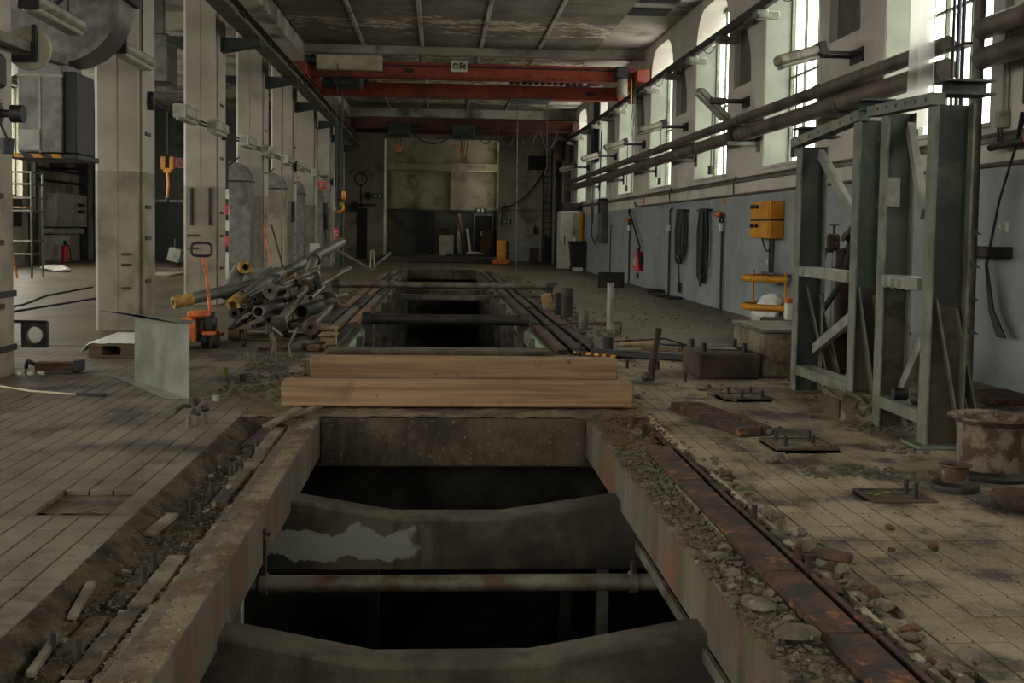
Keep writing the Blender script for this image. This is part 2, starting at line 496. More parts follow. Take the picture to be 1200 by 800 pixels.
# ceiling paint with peeling bands
def ceiling_panel_mat():
    m = mat('ceiling_panel', '7d7569', '655e54', sc=1.0, rough=.85, bump=.25, bsc=20, dirt='57524a', dsc=.8, dpos=(.5, .7))
    n, l = m.node_tree.nodes, m.node_tree.links
    b = n['Principled BSDF']
    old = b.inputs['Base Color'].links[0].from_socket
    geo = n.new('ShaderNodeNewGeometry')
    sp = n.new('ShaderNodeSeparateXYZ'); l.new(geo.outputs['Position'], sp.inputs[0])
    t1 = n.new('ShaderNodeTexNoise'); t1.inputs['Scale'].default_value = 1.6; t1.inputs['Detail'].default_value = 9; t1.inputs['Roughness'].default_value = .75
    mp = n.new('ShaderNodeMapping'); mp.inputs['Scale'].default_value = (.7, 1.5, 1)
    l.new(geo.outputs['Position'], mp.inputs[0]); l.new(mp.outputs[0], t1.inputs['Vector'])
    w = n.new('ShaderNodeMath'); w.operation = 'SINE'      # flaked bands at the slab joints, every few metres
    k = n.new('ShaderNodeMath'); k.operation = 'MULTIPLY_ADD'; k.inputs[1].default_value = 2 * PI / 5.0; k.inputs[2].default_value = -0.6 - 2 * PI / 5.0 * 25.3 + PI / 2
    l.new(sp.outputs[1], k.inputs[0]); l.new(k.outputs[0], w.inputs[0])
    a = n.new('ShaderNodeMath'); a.operation = 'MULTIPLY_ADD'; a.inputs[1].default_value = .11; l.new(w.outputs[0], a.inputs[0]); l.new(t1.outputs['Fac'], a.inputs[2])
    r = n.new('ShaderNodeMapRange'); r.inputs[1].default_value = .58; r.inputs[2].default_value = .61; l.new(a.outputs[0], r.inputs[0])
    t2 = n.new('ShaderNodeTexNoise'); t2.inputs['Scale'].default_value = 9; t2.inputs['Detail'].default_value = 4; l.new(mp.outputs[0], t2.inputs['Vector'])
    r2 = n.new('ShaderNodeMapRange'); r2.inputs[1].default_value = .42; r2.inputs[2].default_value = .5; l.new(t2.outputs['Fac'], r2.inputs[0])
    mm = n.new('ShaderNodeMath'); mm.operation = 'MULTIPLY'; l.new(r.outputs[0], mm.inputs[0]); l.new(r2.outputs[0], mm.inputs[1])
    x = n.new('ShaderNodeMix'); x.data_type = 'RGBA'; l.new(mm.outputs[0], x.inputs[0]); l.new(old, x.inputs[6]); x.inputs[7].default_value = rgb('cfc2ab')
    l.new(x.outputs[2], b.inputs['Base Color'])
ceiling_panel_mat()

# --- floor slabs -------------------------------------------------
YT0, YT1 = 2.9, 13.1
NL, NR = 38, 29
xl_t, xr_t = TL - .124 * NL, TR + .124 * NR
b = box(XL, TL, YF, YB, -.35, -.03)
b.box(XL, TL, YF, YT0, -.03, -.002).box(XL, TL, YT1, YB, -.03, -.002).box(XL, xl_t, YT0, YT1, -.03, -.002)
b.box(TL, QX0, 9.5, YB, -.35, -.004)
b.box(QX0, QX1, 39.3, YB, -.35, -.004)
floor = struct(b.build('floor', 'screed', origin=(0, 0, 0)))
b = box(TR, XR + .6, YF, YB, -.35, -.03)
b.box(TR, XR, YF, YT0, -.03, -.002).box(TR, XR, YT1, YB, -.03, -.002).box(xr_t, XR, YT0, YT1, -.03, -.002)
b.box(QX1, TR, 9.6, YB, -.35, -.004)
floor_r = struct(b.build('floor', 'screed', origin=(0, 0, 0)))

def tiles(parent, mt, x_in, sgn, ncol, gaps, seed, gx=.004, gy=.0055):
    rnd = random.Random(seed)
    cells = []
    for i in range(ncol):
        for j in range(int((YT1 - YT0) / .252)):
            y = YT0 + j * .252
            x = x_in + i * .124 if sgn > 0 else x_in - (i + 1) * .124
            cx, cy = x + .062, y + .126
            if any(a < cx < c_ and d < cy < e for a, c_, d, e in gaps): continue
            if i == 0 and rnd.random() < .12 and sgn > 0: continue
            if i == 1 and sgn > 0 and rnd.random() < .04: continue
            vis = -.44 < cx / cy < .56 and cy > 3.4 and (cy > 5.5 or abs(cx) / cy < .47)
            cells.append((0 if vis else 1, cx * cx + cy * cy, x, y))
    cells.sort()
    me = None
    rest = B()
    proto = None
    for k, (a, d, x, y) in enumerate(cells):
        z = rnd.uniform(-.0015, .0015)
        if k < 300:
            if proto is None:
                proto = box(gx, .124 - gx, gy, .252 - gy, -.03, 0, .0025).build('tile', mt, origin=(0, 0, 0))
                o = proto
            else:
                o = bpy.data.objects.new('tile', proto.data); C.objects.link(o)
            o.parent = parent
            o.location = (x, y, z)
            o.rotation_euler = (rnd.uniform(-.004, .004), rnd.uniform(-.004, .004), rnd.uniform(-.004, .004))
        else:
            rest.box(x + gx, x + .124 - gx, y + gy, y + .252 - gy, -.03, z)
    rest.build('tile_field', mt, parent, kind='stuff')
tiles(floor, 'tile_left', TL, -1, NL, [(-1.93, -1.57, 5.52, 5.80)], 3)
tiles(floor_r, 'tile_right', TR, 1, NR, [(2.18, 2.60, 6.95, 7.35), (2.40, 2.80, 9.08, 9.45), (2.29, 2.64, 5.62, 5.92)], 4, .0026, .003)
bumpy(-1.96, -1.555, 5.52, 5.79, -.024, .006, 12, 10, 2).build('dirt_patch', 'trench_dirt', floor, kind='stuff')

# --- pit and its concrete ----------------------------------------
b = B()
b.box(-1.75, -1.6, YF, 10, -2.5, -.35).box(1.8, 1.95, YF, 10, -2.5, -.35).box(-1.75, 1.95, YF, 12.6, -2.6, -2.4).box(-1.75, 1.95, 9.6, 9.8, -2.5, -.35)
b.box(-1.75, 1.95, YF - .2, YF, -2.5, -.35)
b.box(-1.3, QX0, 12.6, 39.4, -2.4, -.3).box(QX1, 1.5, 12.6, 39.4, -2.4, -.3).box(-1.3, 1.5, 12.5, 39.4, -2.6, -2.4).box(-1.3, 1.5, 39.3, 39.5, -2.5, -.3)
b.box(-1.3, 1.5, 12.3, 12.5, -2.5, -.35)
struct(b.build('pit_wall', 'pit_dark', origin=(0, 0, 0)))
# trench beds
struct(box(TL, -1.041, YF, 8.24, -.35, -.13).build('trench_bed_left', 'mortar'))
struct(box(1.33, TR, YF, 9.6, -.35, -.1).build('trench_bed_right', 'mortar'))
o = bumpy(TL + .10, -1.09, 2.8, 8.23, -.092, .010, 14, 260, 5).build('trench_dirt', 'trench_dirt', kind='stuff')
o = bumpy(1.5, TR + .02, 2.8, 9.6, -.055, .022, 9, 260, 6).build('trench_dirt', 'trench_dirt', kind='stuff')
# sloping broken mortar along the left tile edge
rnd = random.Random(12)
b = B(); n = 230
vs, fs = [], []
for j in range(n + 1):
    y = 2.8 + 5.42 * j / n
    for i, (x, z) in enumerate(((TL - .004, -.004), (TL + .02, -.012), (TL + .06, -.04), (TL + .10, -.075), (TL + .15, -.105))):
        vs.append((x + rnd.uniform(-.012, .014) * (i > 0), y, z + rnd.uniform(-.012, .012) * (i > 0)))
for j in range(n):
    for i in range(4):
        a = j * 5 + i; fs.append((a, a + 1, a + 6, a + 5))
b.add(vs, fs).build('broken_mortar', 'trench_dirt', kind='stuff')
vs, fs, n = [], [], 260                      # pale bedding mortar showing along the broken right tile edge
for j in range(n + 1):
    y = 2.8 + 6.8 * j / n
    xo = rnd.uniform(-.016, .006) + .012 * math.sin(j * .37)
    for x, z in ((TR - .035 + xo, -.055), (TR - .012 + xo, -.004), (TR + .002, .0005), (TR + .004, -.03)):
        vs.append((x, y, z + rnd.uniform(-.003, .003)))
for j in range(n):
    for i in range(3):
        a = j * 4 + i; fs.append((a, a + 1, a + 5, a + 4))
B().add(vs, fs).build('tile_edge_mortar', 'edge_mortar', floor_r, kind='stuff')
# curbs
cl = struct(box(-1.04, PX0, YF, 8.25, -.30, -.012, .008).build('pit_curb_left', 'curb_face'))
rc = random.Random(21)
vs, n = [], 230
PR = [(PX0 + .001, -.006), (-.90, -.004), (-.94, -.006), (-.98, -.010), (-1.01, -.02), (-1.04, -.038), (-1.075, -.058), (-1.10, -.066)]
for j in range(n + 1):
    for i, (x, z) in enumerate(PR):
        vs.append((x + rc.uniform(-.009, .009) * (i > 0), 2.6 + 5.7 * j / n, z + rc.uniform(-.006, .006)))
B().add(vs, [(j * 8 + i, (j + 1) * 8 + i, (j + 1) * 8 + i + 1, j * 8 + i + 1) for j in range(n) for i in range(7)]).build('curb_crust', 'curb_top', cl, kind='stuff')
cr = struct(box(PX1, 1.34, YF, 8.25, -.30, -.02, .008).build('pit_curb_right', 'curb_face'))
bumpy(PX1 - .001, 1.36, 2.6, 8.5, -.014, .009, 10, 230, 22).build('curb_crust', 'curb_top', cr, kind='stuff')
struct(box(1.10, 1.118, 3.6, 6.0, -.36, -.302).build('pit_ledge_right', 'old_steel'))
struct(box(-1.46, -.87, 8.25, 12.5, -.37, -.010).box(PX0, 1.62, 8.25, 12.5, -.37, -.010).box(-.86, 1.11, 8.24, 8.26, -.36, -.03).build('pit_cross_slab', 'slab_rough'))
bumpy(-1.46, 1.66, 8.25, 12.5, .001, .009, 60, 60, 9).build('slab_crust', 'curb_top', kind='stuff')
def washed_beam():
    """concrete with an old pale lime wash left on one stretch of its face"""
    m = mat('beam_washed', '504b40', '332e26', sc=2.2, rough=.85, bump=.25, streak='2c1e13', dirt='2a2620', dsc=1.3, dpos=(.45, .62))
    n, l = m.node_tree.nodes, m.node_tree.links
    b_ = n['Principled BSDF']
    old = b_.inputs['Base Color'].links[0].from_socket
    geo = n.new('ShaderNodeNewGeometry')
    sp = n.new('ShaderNodeSeparateXYZ'); l.new(geo.outputs['Position'], sp.inputs[0])
    tn = n.new('ShaderNodeTexNoise'); tn.inputs['Scale'].default_value = 5; tn.inputs['Detail'].default_value = 7
    l.new(geo.outputs['Position'], tn.inputs['Vector'])
    def mrange(sock, a, b2):
        r = n.new('ShaderNodeMapRange'); r.inputs[1].default_value = a; r.inputs[2].default_value = b2
        l.new(sock, r.inputs[0]); return r.outputs[0]
    def mul(a, b2, op='MULTIPLY'):
        q = n.new('ShaderNodeMath'); q.operation = op; l.new(a, q.inputs[0])
        if hasattr(b2, 'links'): l.new(b2, q.inputs[1])
        else: q.inputs[1].default_value = b2
        return q.outputs[0]
    wob = mul(mul(tn.outputs['Fac'], -.5, 'ADD'), .30)
    zz = mul(sp.outputs[2], wob, 'ADD'); xx = mul(sp.outputs[0], mul(wob, 2.0), 'ADD')
    k = mul(mul(mrange(zz, -.585, -.575), mrange(zz, -.405, -.415)), mrange(xx, -.12, -.18))
    x = n.new('ShaderNodeMix'); x.data_type = 'RGBA'
    l.new(k, x.inputs[0]); l.new(old, x.inputs[6]); x.inputs[7].default_value = rgb('7b7d75')
    l.new(x.outputs[2], b_.inputs['Base Color'])
washed_beam()
# haunched cross beams under the curbs: one prism each, sunk at mid-span
def haunch(y0, y1, za, zb, zbot, name):
    x0, x1, m0, m1 = -1.25, 1.5, -.26, .40
    poly = [(x0, zbot), (x1, zbot), (x1, za), (PX1 - .05, za), (m1, zb), (m0, zb), (PX0 + .05, za), (x0, za)]
    o = struct(prism(poly, 'y', y0, y1).build(name, 'beam_concrete'))
    md = o.modifiers.new('edge', 'BEVEL'); md.width = .018; md.segments = 2; md.limit_method = 'ANGLE'; md.angle_limit = math.radians(50)
    return o
hb_ = haunch(6.62, 6.84, -.235, -.335, -.66, 'pit_cross_beam')
hb_.data.materials.clear(); hb_.data.materials.append(MATS['beam_washed'])
haunch(4.42, 4.62, -.245, -.365, -.80, 'pit_cross_beam')
haunch(2.2, 2.45, -.245, -.365, -.80, 'pit_cross_beam')
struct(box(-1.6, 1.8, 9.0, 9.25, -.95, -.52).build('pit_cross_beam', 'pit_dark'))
struct(box(QX0 - .2, QX1 + .2, 39.0, 39.6, -.35, .02, .02).build('pit_end_beam', 'slab_rough'))
struct(box(-.95, 1.15, 30.5, 30.8, -.55, -.25).build('pit_cross_beam', 'beam_concrete'))

# --- right wall with its window openings -------------------------
WY = [13.0 + 4.92 * k for k in range(-4, 7)]
WWD, WS, WT, WRR = 2.6, 2.5, 5.9, .75
b = box(XR, XR + .55, YF, YB, -.35, WS).box(XR, XR + .55, YF, YB, WT, ZC)
prev = YF
NICHES = [y1 + 1.0 for y1 in WY if y1 < 34]     # recess left edges are set per pier below
def pier(y0, y1, nb):
    """one pier of wall; nb = (near, far) limits of the blind recess"""
    if nb is None:
        b.box(XR, XR + .55, y0, y1, WS, WT); return
    na, nf = nb
    zb_, zt_ = 4.0, 5.25
    b.box(XR + .12, XR + .55, y0, y1, WS, WT)
    b.box(XR, XR + .12, y0, na, WS, WT).box(XR, XR + .12, nf, y1, WS, WT).box(XR, XR + .12, na, nf, WS, zb_).box(XR, XR + .12, na, nf, zt_, WT)
    arc = [(nf - (nf - na) * math.sin(t * PI / 2 / 10), zb_ + .12 + (zt_ - .12 - zb_) * math.cos(t * PI / 2 / 10)) for t in range(11)]
    b.prism([(na, zt_)] + [(nf, zt_)] + arc[1:] , 'x', XR, XR + .12)
for i, y1 in enumerate(WY):
    y0 = y1 - WWD
    nb = None
    c_ = y0 - prev
    if i > 0:
        nb = (prev + .78, prev + 1.95)
        nb = (prev + .80, prev + 1.92)
    pier(prev, y0, nb)
    prev = y1
pier(prev, YB, None)
# rounded upper corners of the openings
for y1 in WY:
    y0 = y1 - WWD
    for s_, yc in ((1, y0), (-1, y1)):
        pts = [(yc, WT)] + [(yc + s_ * (WRR - WRR * math.sin(t * PI / 16)), WT - WRR + WRR * math.cos(t * PI / 16)) for t in range(9)]
        b.prism(pts if s_ < 0 else pts[::-1], 'x', XR, XR + .5)
wall_r = struct(b.build('wall_right', 'wall_white', origin=(XR, 0, 0)))
box(XR - .006, XR, YF, YB, 0, 2.06).build('dado_paint', 'dado_grey', wall_r)
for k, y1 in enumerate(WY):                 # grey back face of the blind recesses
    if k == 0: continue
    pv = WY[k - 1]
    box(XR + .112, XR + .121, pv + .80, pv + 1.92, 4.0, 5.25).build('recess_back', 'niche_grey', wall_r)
b = tube([(XR - .02, 9.0, 2.37), (XR - .02, 43, 2.37)], .022, 6)
b.box(XR - .05, XR, YF, 43, 2.30, 2.345)
b.build('conduit_ledge', 'old_steel', wall_r)
for k, y1 in enumerate(WY):
    y0 = y1 - WWD
    w = B()
    gx = XR + .42
    w.box(gx, gx + .06, y0, y0 + .05, WS, WT).box(gx, gx + .06, y1 - .05, y1, WS, WT).box(gx, gx + .06, y0, y1, WS, WS + .05).box(gx, gx + .06, y0, y1, WT - .06, WT)
    win = struct(w.build('window_%d' % (k + 1), 'green_rail'))
    xs = [y0 + .05 + (WWD - .1) * i / 4 for i in range(5)]
    for i in range(1, 4):
        box(gx + .005, gx + .05, xs[i] - .018, xs[i] + .018, WS + .05, WT - .05).build('mullion', 'green_rail', win)
    for z in (3.95,):
        box(gx + .005, gx + .045, y0 + .05, y1 - .05, z - .015, z + .015).build('transom', 'green_rail', win)
    for i in range(4):
        for z0, z1 in ((WS + .05, 3.935), (3.965, WT - .05)):
            box(gx + .024, gx + .028, xs[i] + .018, xs[i + 1] - .018, z0, z1).build('pane', 'glass', win)
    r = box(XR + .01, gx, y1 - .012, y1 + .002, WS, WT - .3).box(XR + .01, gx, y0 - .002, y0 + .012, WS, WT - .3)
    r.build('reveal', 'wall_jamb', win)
    prism([(XR - .03, WS - .04), (gx, WS - .04), (gx, WS + .06), (XR - .03, WS + .005)], 'y', y0 - .03, y1 + .03).build('sill', 'wall_white', win)
    portal(XR + .75, (y0 + y1) / 2, (WS + WT) / 2, WWD + .2, WT - WS + .2, -1, 0)

# --- left bay wall, its windows, and the near end wall ------------
LW = [38.4 - 5.2 * k for k in range(9)]
LWW, LS, LT = 4.5, 2.3, 5.95
b = box(XL - .4, XL, YF, 46.2, -.35, LS).box(XL - .4, XL, YF, 46.2, LT, ZC)
prev = YF
for y1 in LW[::-1]:
    b.box(XL - .4, XL, prev, y1 - LWW, LS, LT); prev = y1
b.box(XL - .4, XL, prev, 46.2, LS, LT)
wall_l = struct(b.build('wall_left', 'cream_wall', origin=(XL, 0, 0)))
kw = len(WY)
def plain_window(cx, cy, w, z0, z1, ax):
    global kw
    kw += 1
    def bx(u0, u1, z0_, z1_, t0=-.03, t1=.03):
        return (cx + t0, cx + t1, cy + u0, cy + u1, z0_, z1_) if ax == 'x' else (cx + u0, cx + u1, cy + t0, cy + t1, z0_, z1_)
    f = B()
    h = w / 2
    f.box(*bx(-h, -h + .06, z0, z1)).box(*bx(h - .06, h, z0, z1)).box(*bx(-h, h, z0, z0 + .06)).box(*bx(-h, h, z1 - .06, z1))
    o = struct(f.build('window_%d' % kw, 'green_rail'))
    nx_ = 3
    for i in range(nx_):
        a, c_ = -h + .06 + (w - .12) * i / nx_, -h + .06 + (w - .12) * (i + 1) / nx_
        for za, zb in ((z0 + .06, (z0 + z1) / 2 - .02), ((z0 + z1) / 2 + .02, z1 - .06)):
            B().box(*bx(a + .02, c_ - .02, za, zb, -.003, .003)).build('pane', 'glass', o)
        if i: B().box(*bx(a - .02, a + .02, z0 + .06, z1 - .06, -.02, .02)).build('mullion', 'green_rail', o)
    B().box(*bx(-h + .06, h - .06, (z0 + z1) / 2 - .02, (z0 + z1) / 2 + .02, -.02, .02)).build('transom', 'green_rail', o)
for y1 in LW:
    plain_window(XL - .25, y1 - LWW / 2, LWW, LS, LT, 'x')
    portal(XL - .6, y1 - LWW / 2, (LS + LT) / 2, LWW + .2, LT - LS + .2, 1, 0)
FILL_WIN = [-11.5, -7.5, -2.2]  # windows behind the camera, unseen and added as fill light
b = box(XL - .4, XR + .55, YF - .4, YF, -.35, 1.6).box(XL - .4, XR + .55, YF - .4, YF, 5.4, ZC)
prev = XL - .4
for x in FILL_WIN:
    b.box(prev, x - 1.5, YF - .4, YF, 1.6, 5.4); prev = x + 1.5
b.box(prev, XR + .55, YF - .4, YF, 1.6, 5.4)
struct(b.build('wall_front', 'cream_wall', origin=(0, YF, 0)))
for x in FILL_WIN:
    plain_window(x, YF - .25, 3.0, 1.6, 5.4, 'y')
    portal(x, YF - .6, 3.5, 3.2, 4.0, 0, 1)

plain_window(2.86, 52.45, 1.8, 2.4, 5.8, 'x')
portal(3.2, 52.45, 4.1, 1.6, 3.1, -1, 0)

# --- ceiling ------------------------------------------------------
ceil = struct(box(XL - .4, XR + .55, YF - .4, 54.2, ZC, ZC + .25).build('ceiling', 'ceiling_paint', origin=(0, 0, ZC)))
for i in range(5):
    x0 = -4.02 + .55 + 1.49 * i
    for j in range(12):
        y0 = -6.4 + 4.9 * j
        if y0 > 50: continue
        box(x0 + .02, x0 + 1.47, y0 + .02, min(y0 + 4.88, 50.8), ZC - .03, ZC, .006).build('ceiling_panel', 'ceiling_panel', ceil)
for i in range(1, 5):
    x0 = -4.02 + .55 + 1.49 * i
    box(x0 - .045, x0 + .045, YF, 50.9, ZC - .07, ZC - .028, .01).build('seam_strip', 'ceiling_paint', ceil)
struct(box(-3.9, XR, 28.75, 29.05, 5.88, ZC).build('ceiling_beam', 'ceiling_paint'))
struct(box(-3.9, XR, 43.4, 43.8, 5.75, ZC).build('ceiling_beam', 'ceiling_paint'))
struct(box(-4.6, -3.5, YF, 51, 5.72, ZC, .02).build('ceiling_beam', 'ceiling_paint'))
for k, (x, y) in enumerate(((4.35, 22.3), (4.35, 23.6), (4.35, 36.2), (4.35, 37.4), (4.35, 18.2))):
    t = thing('ceiling_vent', (x, y, ZC - .03), ['long dark ceiling vent above the third window from the camera, farther of two', 'dark ceiling vent beside the wall, nearest the front crane', 'far dark ceiling vent beyond the front crane, nearer of two', 'farthest dark ceiling vent beside the right wall', 'dark ceiling vent nearest the camera beside the right wall'][k], 'vent', 'ceiling vents beside the right wall')
    box(x - .4, x + .45, y - .35, y + .35, ZC - .035, ZC, .01).build('vent_frame', 'black', t)
    for q in range(5):
        bar((x - .36, y - .26 + q * .13, ZC - .045), (x + .4, y - .26 + q * .13, ZC - .045), .06, .012).build('slat', 'dark_steel', t)

# --- back wall, recess, far left bay ------------------------------
b = box(-4.66, -2.55, YB, YB + .4, -.35, ZC).box(2.72, XR + .55, YB, YB + .4, -.35, ZC).box(-2.55, 2.72, YB, YB + .4, 5.5, ZC)
b.box(-2.85, -2.55, YB + .4, 53.8, 0, ZC)
b.box(2.72, 3.0, YB + .4, 51.55, -.35, ZC).box(2.72, 3.0, 53.35, 53.8, 0, ZC).box(2.72, 3.0, 51.55, 53.35, 0, 2.4).box(2.72, 3.0, 51.55, 53.35, 5.8, ZC)
b.box(-4.86, -4.6, 46, YB + .4, 0, ZC)
wall_b = struct(b.build('wall_back', 'cream_wall', origin=(0, YB, 0)))
rb = struct(box(-2.85, 3.0, 53.6, 54.0, 0, ZC).build('wall_recess', 'cream_wall'))
box(-2.55, -1.1, 53.56, 53.6, .2, 2.3).box(-.24, 1.62, 53.56, 53.6, .2, 2.3).box(2.55, 2.72, 53.56, 53.6, .2, 2.3).build('ribbed_cladding', 'ribbed_grey', rb)
box(-2.55, 2.72, 53.2, 53.6, 4.2, 4.55, .03).build('ledge', 'cream_wall', rb)
for x in (-2.35, .5):
    box(x, x + .3, 53.45, 53.6, 2.36, 4.2).build('pilaster', 'cream_wall', rb)
struct(box(-2.55, 2.72, 53.5, 53.6, 2.28, 2.36).build('trim_1', 'ribbed_grey'))
struct(box(2.73, XR, YB - .01, YB, 0, .9).build('trim_2', 'dado_grey'))
struct(box(2.72, XR, YB - .02, YB, 2.32, 2.36).box(-4.6, -2.55, YB - .02, YB, 2.38, 2.42).build('trim_3', 'ribbed_grey'))
struct(box(-2.55, 2.72, 50.0, 53.6, 0, .2, .02).build('recess_platform', 'screed'))
d1 = struct(box(-1.1, -.24, 53.5, 53.58, .2, 2.28).build('door_1', 'door_dark'))
box(-.68, -.62, 53.46, 53.5, .2, 2.28).build('door_stile', 'black', d1)
d2 = struct(box(1.70, 2.5, 53.5, 53.58, .2, 2.1).build('door_2', 'door_dark'))
box(1.62, 1.70, 53.46, 53.58, .2, 2.2).box(2.5, 2.58, 53.46, 53.58, .2, 2.2).box(1.7, 2.5, 53.46, 53.58, 2.1, 2.2).build('door_frame', 'galv_light', d2)
box(1.95, 2.22, 53.485, 53.5, 1.15, 1.35).build('door_notice', 'white', d2)
wl2 = struct(box(XL - .4, -4.86, 46, 46.4, -.35, ZC).build('wall_back_left', 'ribbed_grey'))
d3 = struct(box(-11.7, -10.4, 45.9, 46.0, 0, 2.35).build('door_3', 'door_dark'))
box(-11.8, -11.7, 45.88, 46, 0, 2.45).box(-10.4, -10.3, 45.88, 46, 0, 2.45).box(-11.7, -10.4, 45.88, 46, 2.35, 2.45).build('door_frame', 'galv_light', d3)
# broken opening in the back wall left of the recess
d4 = struct(box(-3.78, -3.30, YB - .02, YB + .01, .02, 2.32).build('door_4', 'door_dark'))

# ============================================================ PILLARS, CRANE, PIPES
PY = [4.7, 9.85, 15.0, 20.1, 25.2, 30.3, 35.4, 40.5, 45.6]
ORD = ['nearest the camera', 'at the left picture edge with two black straps', 'behind the pallet with the white sheet', 'with two upright black rails on its face',
       'fourth along the row, with a grey duct on its face', 'fifth along the row, behind the pipe heap', 'sixth along the row, by the leaning steel tube', 'seventh along the row', 'last in the row before the back wall']
def chamfer_poly(x0, x1, y0, y1, c):
    return [(x0 + c, y0), (x1 - .035, y0), (x1 - .035, y0 + .09), (x1, y0 + .09), (x1, y1 - c), (x1 - c, y1), (x0 + c, y1), (x0, y1 - c), (x0, y0 + c)]
for k, y in enumerate(PY):
    if k == 0: continue
    x0, x1, d = -4.55, -3.95, .78
    t = thing('pillar', ((x0 + x1) / 2, y + d / 2, 0), 'whitewashed concrete pillar ' + ORD[k], 'pillar', 'concrete pillars along the left of the pit')
    prism(chamfer_poly(x0, x1, y, y + d, .045), 'z', 2.11, 5.72).build('upper_shaft', 'pillar_paint', t)
    prism(chamfer_poly(x0, x1, y, y + d, .045), 'z', 0, 2.11).build('lower_shaft', 'pillar_lower', t)
    box(-4.255, -4.245, y - .004, y + .01, .02, 5.7).build('face_joint', 'pillar_lower', t)
    if k <= 5:
        for z in (.62, 1.2, 1.62, 2.6, 3.55):
            box(-3.955, -3.935, y + .22, y + .5, z, z + .05, .006).build('wall_tie', 'dark_steel', t)
    if k == 1:
        for z in (.22, .72):
            box(x0 - .01, x1 + .012, y - .012, y + d + .01, z, z + .06, .005).build('strap', 'black', t)
    if k == 2:
        for z in (.55, .86, 1.0):
            box(-4.2, -4.08, y - .02, y + .01, z, z + .03, .004).build('scuff_bolt', 'dark_steel', t)
    if k == 3:
        for x in (-4.40, -4.08):
            box(x - .02, x + .02, y - .05, y, 1.42, 2.08, .004).build('upright_rail', 'black', t)
        for z in (.99, 1.22):
            box(-4.48, -4.28, y - .03, y, z, z + .03, .004).build('hook_bar', 'dark_steel', t)
    # green steel corbels that carry the crane rail on the hall side and a service beam on the bay side
    for sx, xa, xb in ((1, -3.95, -3.25), (-1, -4.55, -4.9)):
        poly = [(xa, 4.52), (xb, 4.66), (xb, 4.78), (xa, 4.78)]
        prism(poly, 'y', y + .26, y + .52).build('corbel', 'web_dark', t)
# crane rails
t = thing('crane_rail', (-3.4, 28, 4.8), 'dark green steel crane runway beam on the corbels of the pillars', 'crane rail')
B().box(-3.55, -3.25, 2, 46, 5.0, 5.03).box(-3.55, -3.25, 2, 46, 4.78, 4.815).box(-3.41, -3.385, 2, 46, 4.815, 5.0).build('runway_beam', 'rail_olive', t)
box(-3.43, -3.37, 2, 46, 5.03, 5.08, .008).build('rail_head', 'dark_steel', t)
for k in range(14):
    box(-3.51, -3.29, 4.0 + 3 * k, 4.02 + 3 * k, 4.815, 5.0).build('stiffener', 'rail_olive', t)
t = thing('crane_rail', (5.0, 28, 4.8), 'slim black crane conductor rail on green brackets across the windows', 'crane rail')
box(4.93, 5.03, 4, 46, 4.9, 5.0, .01).build('runway_beam', 'dark_steel', t)
box(4.955, 5.005, 4, 46, 5.0, 5.05, .008).build('rail_head', 'black', t)
for k in range(16):
    y = 10.2 + 2.35 * k
    b = box(4.9, 5.25, y - .09, y + .09, 4.76, 4.88, .02)
    b.box(4.86, 5.06, y - .12, y + .12, 4.80, 4.9, .02)
    b.build('rail_bracket', 'green_worn', t)
    tube(catenary((4.9, y + .1, 4.84), (4.9, y + 1.2, 4.88), .16, 8), .008, 5).build('loop_cable', 'black', t)

def isec(b, x0, x1, yc, z0, z1, w, tf, tw):
    b.box(x0, x1, yc - w / 2, yc + w / 2, z1 - tf, z1).box(x0, x1, yc - w / 2, yc + w / 2, z0, z0 + tf).box(x0, x1, yc - tw / 2, yc + tw / 2, z0 + tf, z1 - tf)
    return b
def text_mesh(s, size, name, m, parent, loc, rot, depth=.003):
    cu = bpy.data.curves.new('writing', 'FONT')
    cu.body = s; cu.size = size; cu.align_x = 'CENTER'; cu.align_y = 'CENTER'; cu.extrude = depth; cu.offset = size * .03
    ob = bpy.data.objects.new('writing', cu); C.objects.link(ob)
    dg = bpy.context.evaluated_depsgraph_get()
    me = bpy.data.meshes.new_from_object(ob.evaluated_get(dg))
    C.objects.unlink(ob); bpy.data.objects.remove(ob); bpy.data.curves.remove(cu)
    me.materials.clear(); me.materials.append(MATS[m])
    o = bpy.data.objects.new(name, me); C.objects.link(o)
    o.parent = parent
    o.location = Vector(loc) - ORG[parent]; o.rotation_euler = rot
    return o
# front travelling crane
cz = 5.08
t = thing('overhead_crane', (0.8, 29.6, cz), 'orange twin girder overhead crane with the 5t load plate', 'crane', 'orange overhead cranes')
g1, g2 = 28.0, 30.8
B().box(-3.24, 4.88, g1 - .16, g1 + .16, 5.16, 5.51, .01).box(-3.24, 4.88, g1 - .2, g1 + .2, 5.50, 5.52).box(-3.24, 4.88, g1 - .2, g1 + .2, 5.15, 5.17).build('front_girder', 'crane_orange', t)
box(-1.45, 4.7, g1 - .215, g1 - .16, 5.42, 5.45).build('cable_strip', 'black', t)
for k in range(26):
    box(-1.4 + .23 * k, -1.3 + .23 * k, g1 - .18, g1 - .16, 5.175, 5.195).build('flange_notch', 'dark_steel', t)
B().box(-3.24, 4.88, g2 - .15, g2 + .15, 5.03, 5.37, .01).box(-3.24, 4.88, g2 - .19, g2 + .19, 5.36, 5.38).box(-3.24, 4.88, g2 - .19, g2 + .19, 5.02, 5.04).build('rear_girder', 'crane_orange', t)
for x in (-1.9, -.6, 1.6, 2.3):
    box(x, x + .04, g2 - .18, g2 - .15, 5.04, 5.36).build('stiffener', 'crane_orange', t)
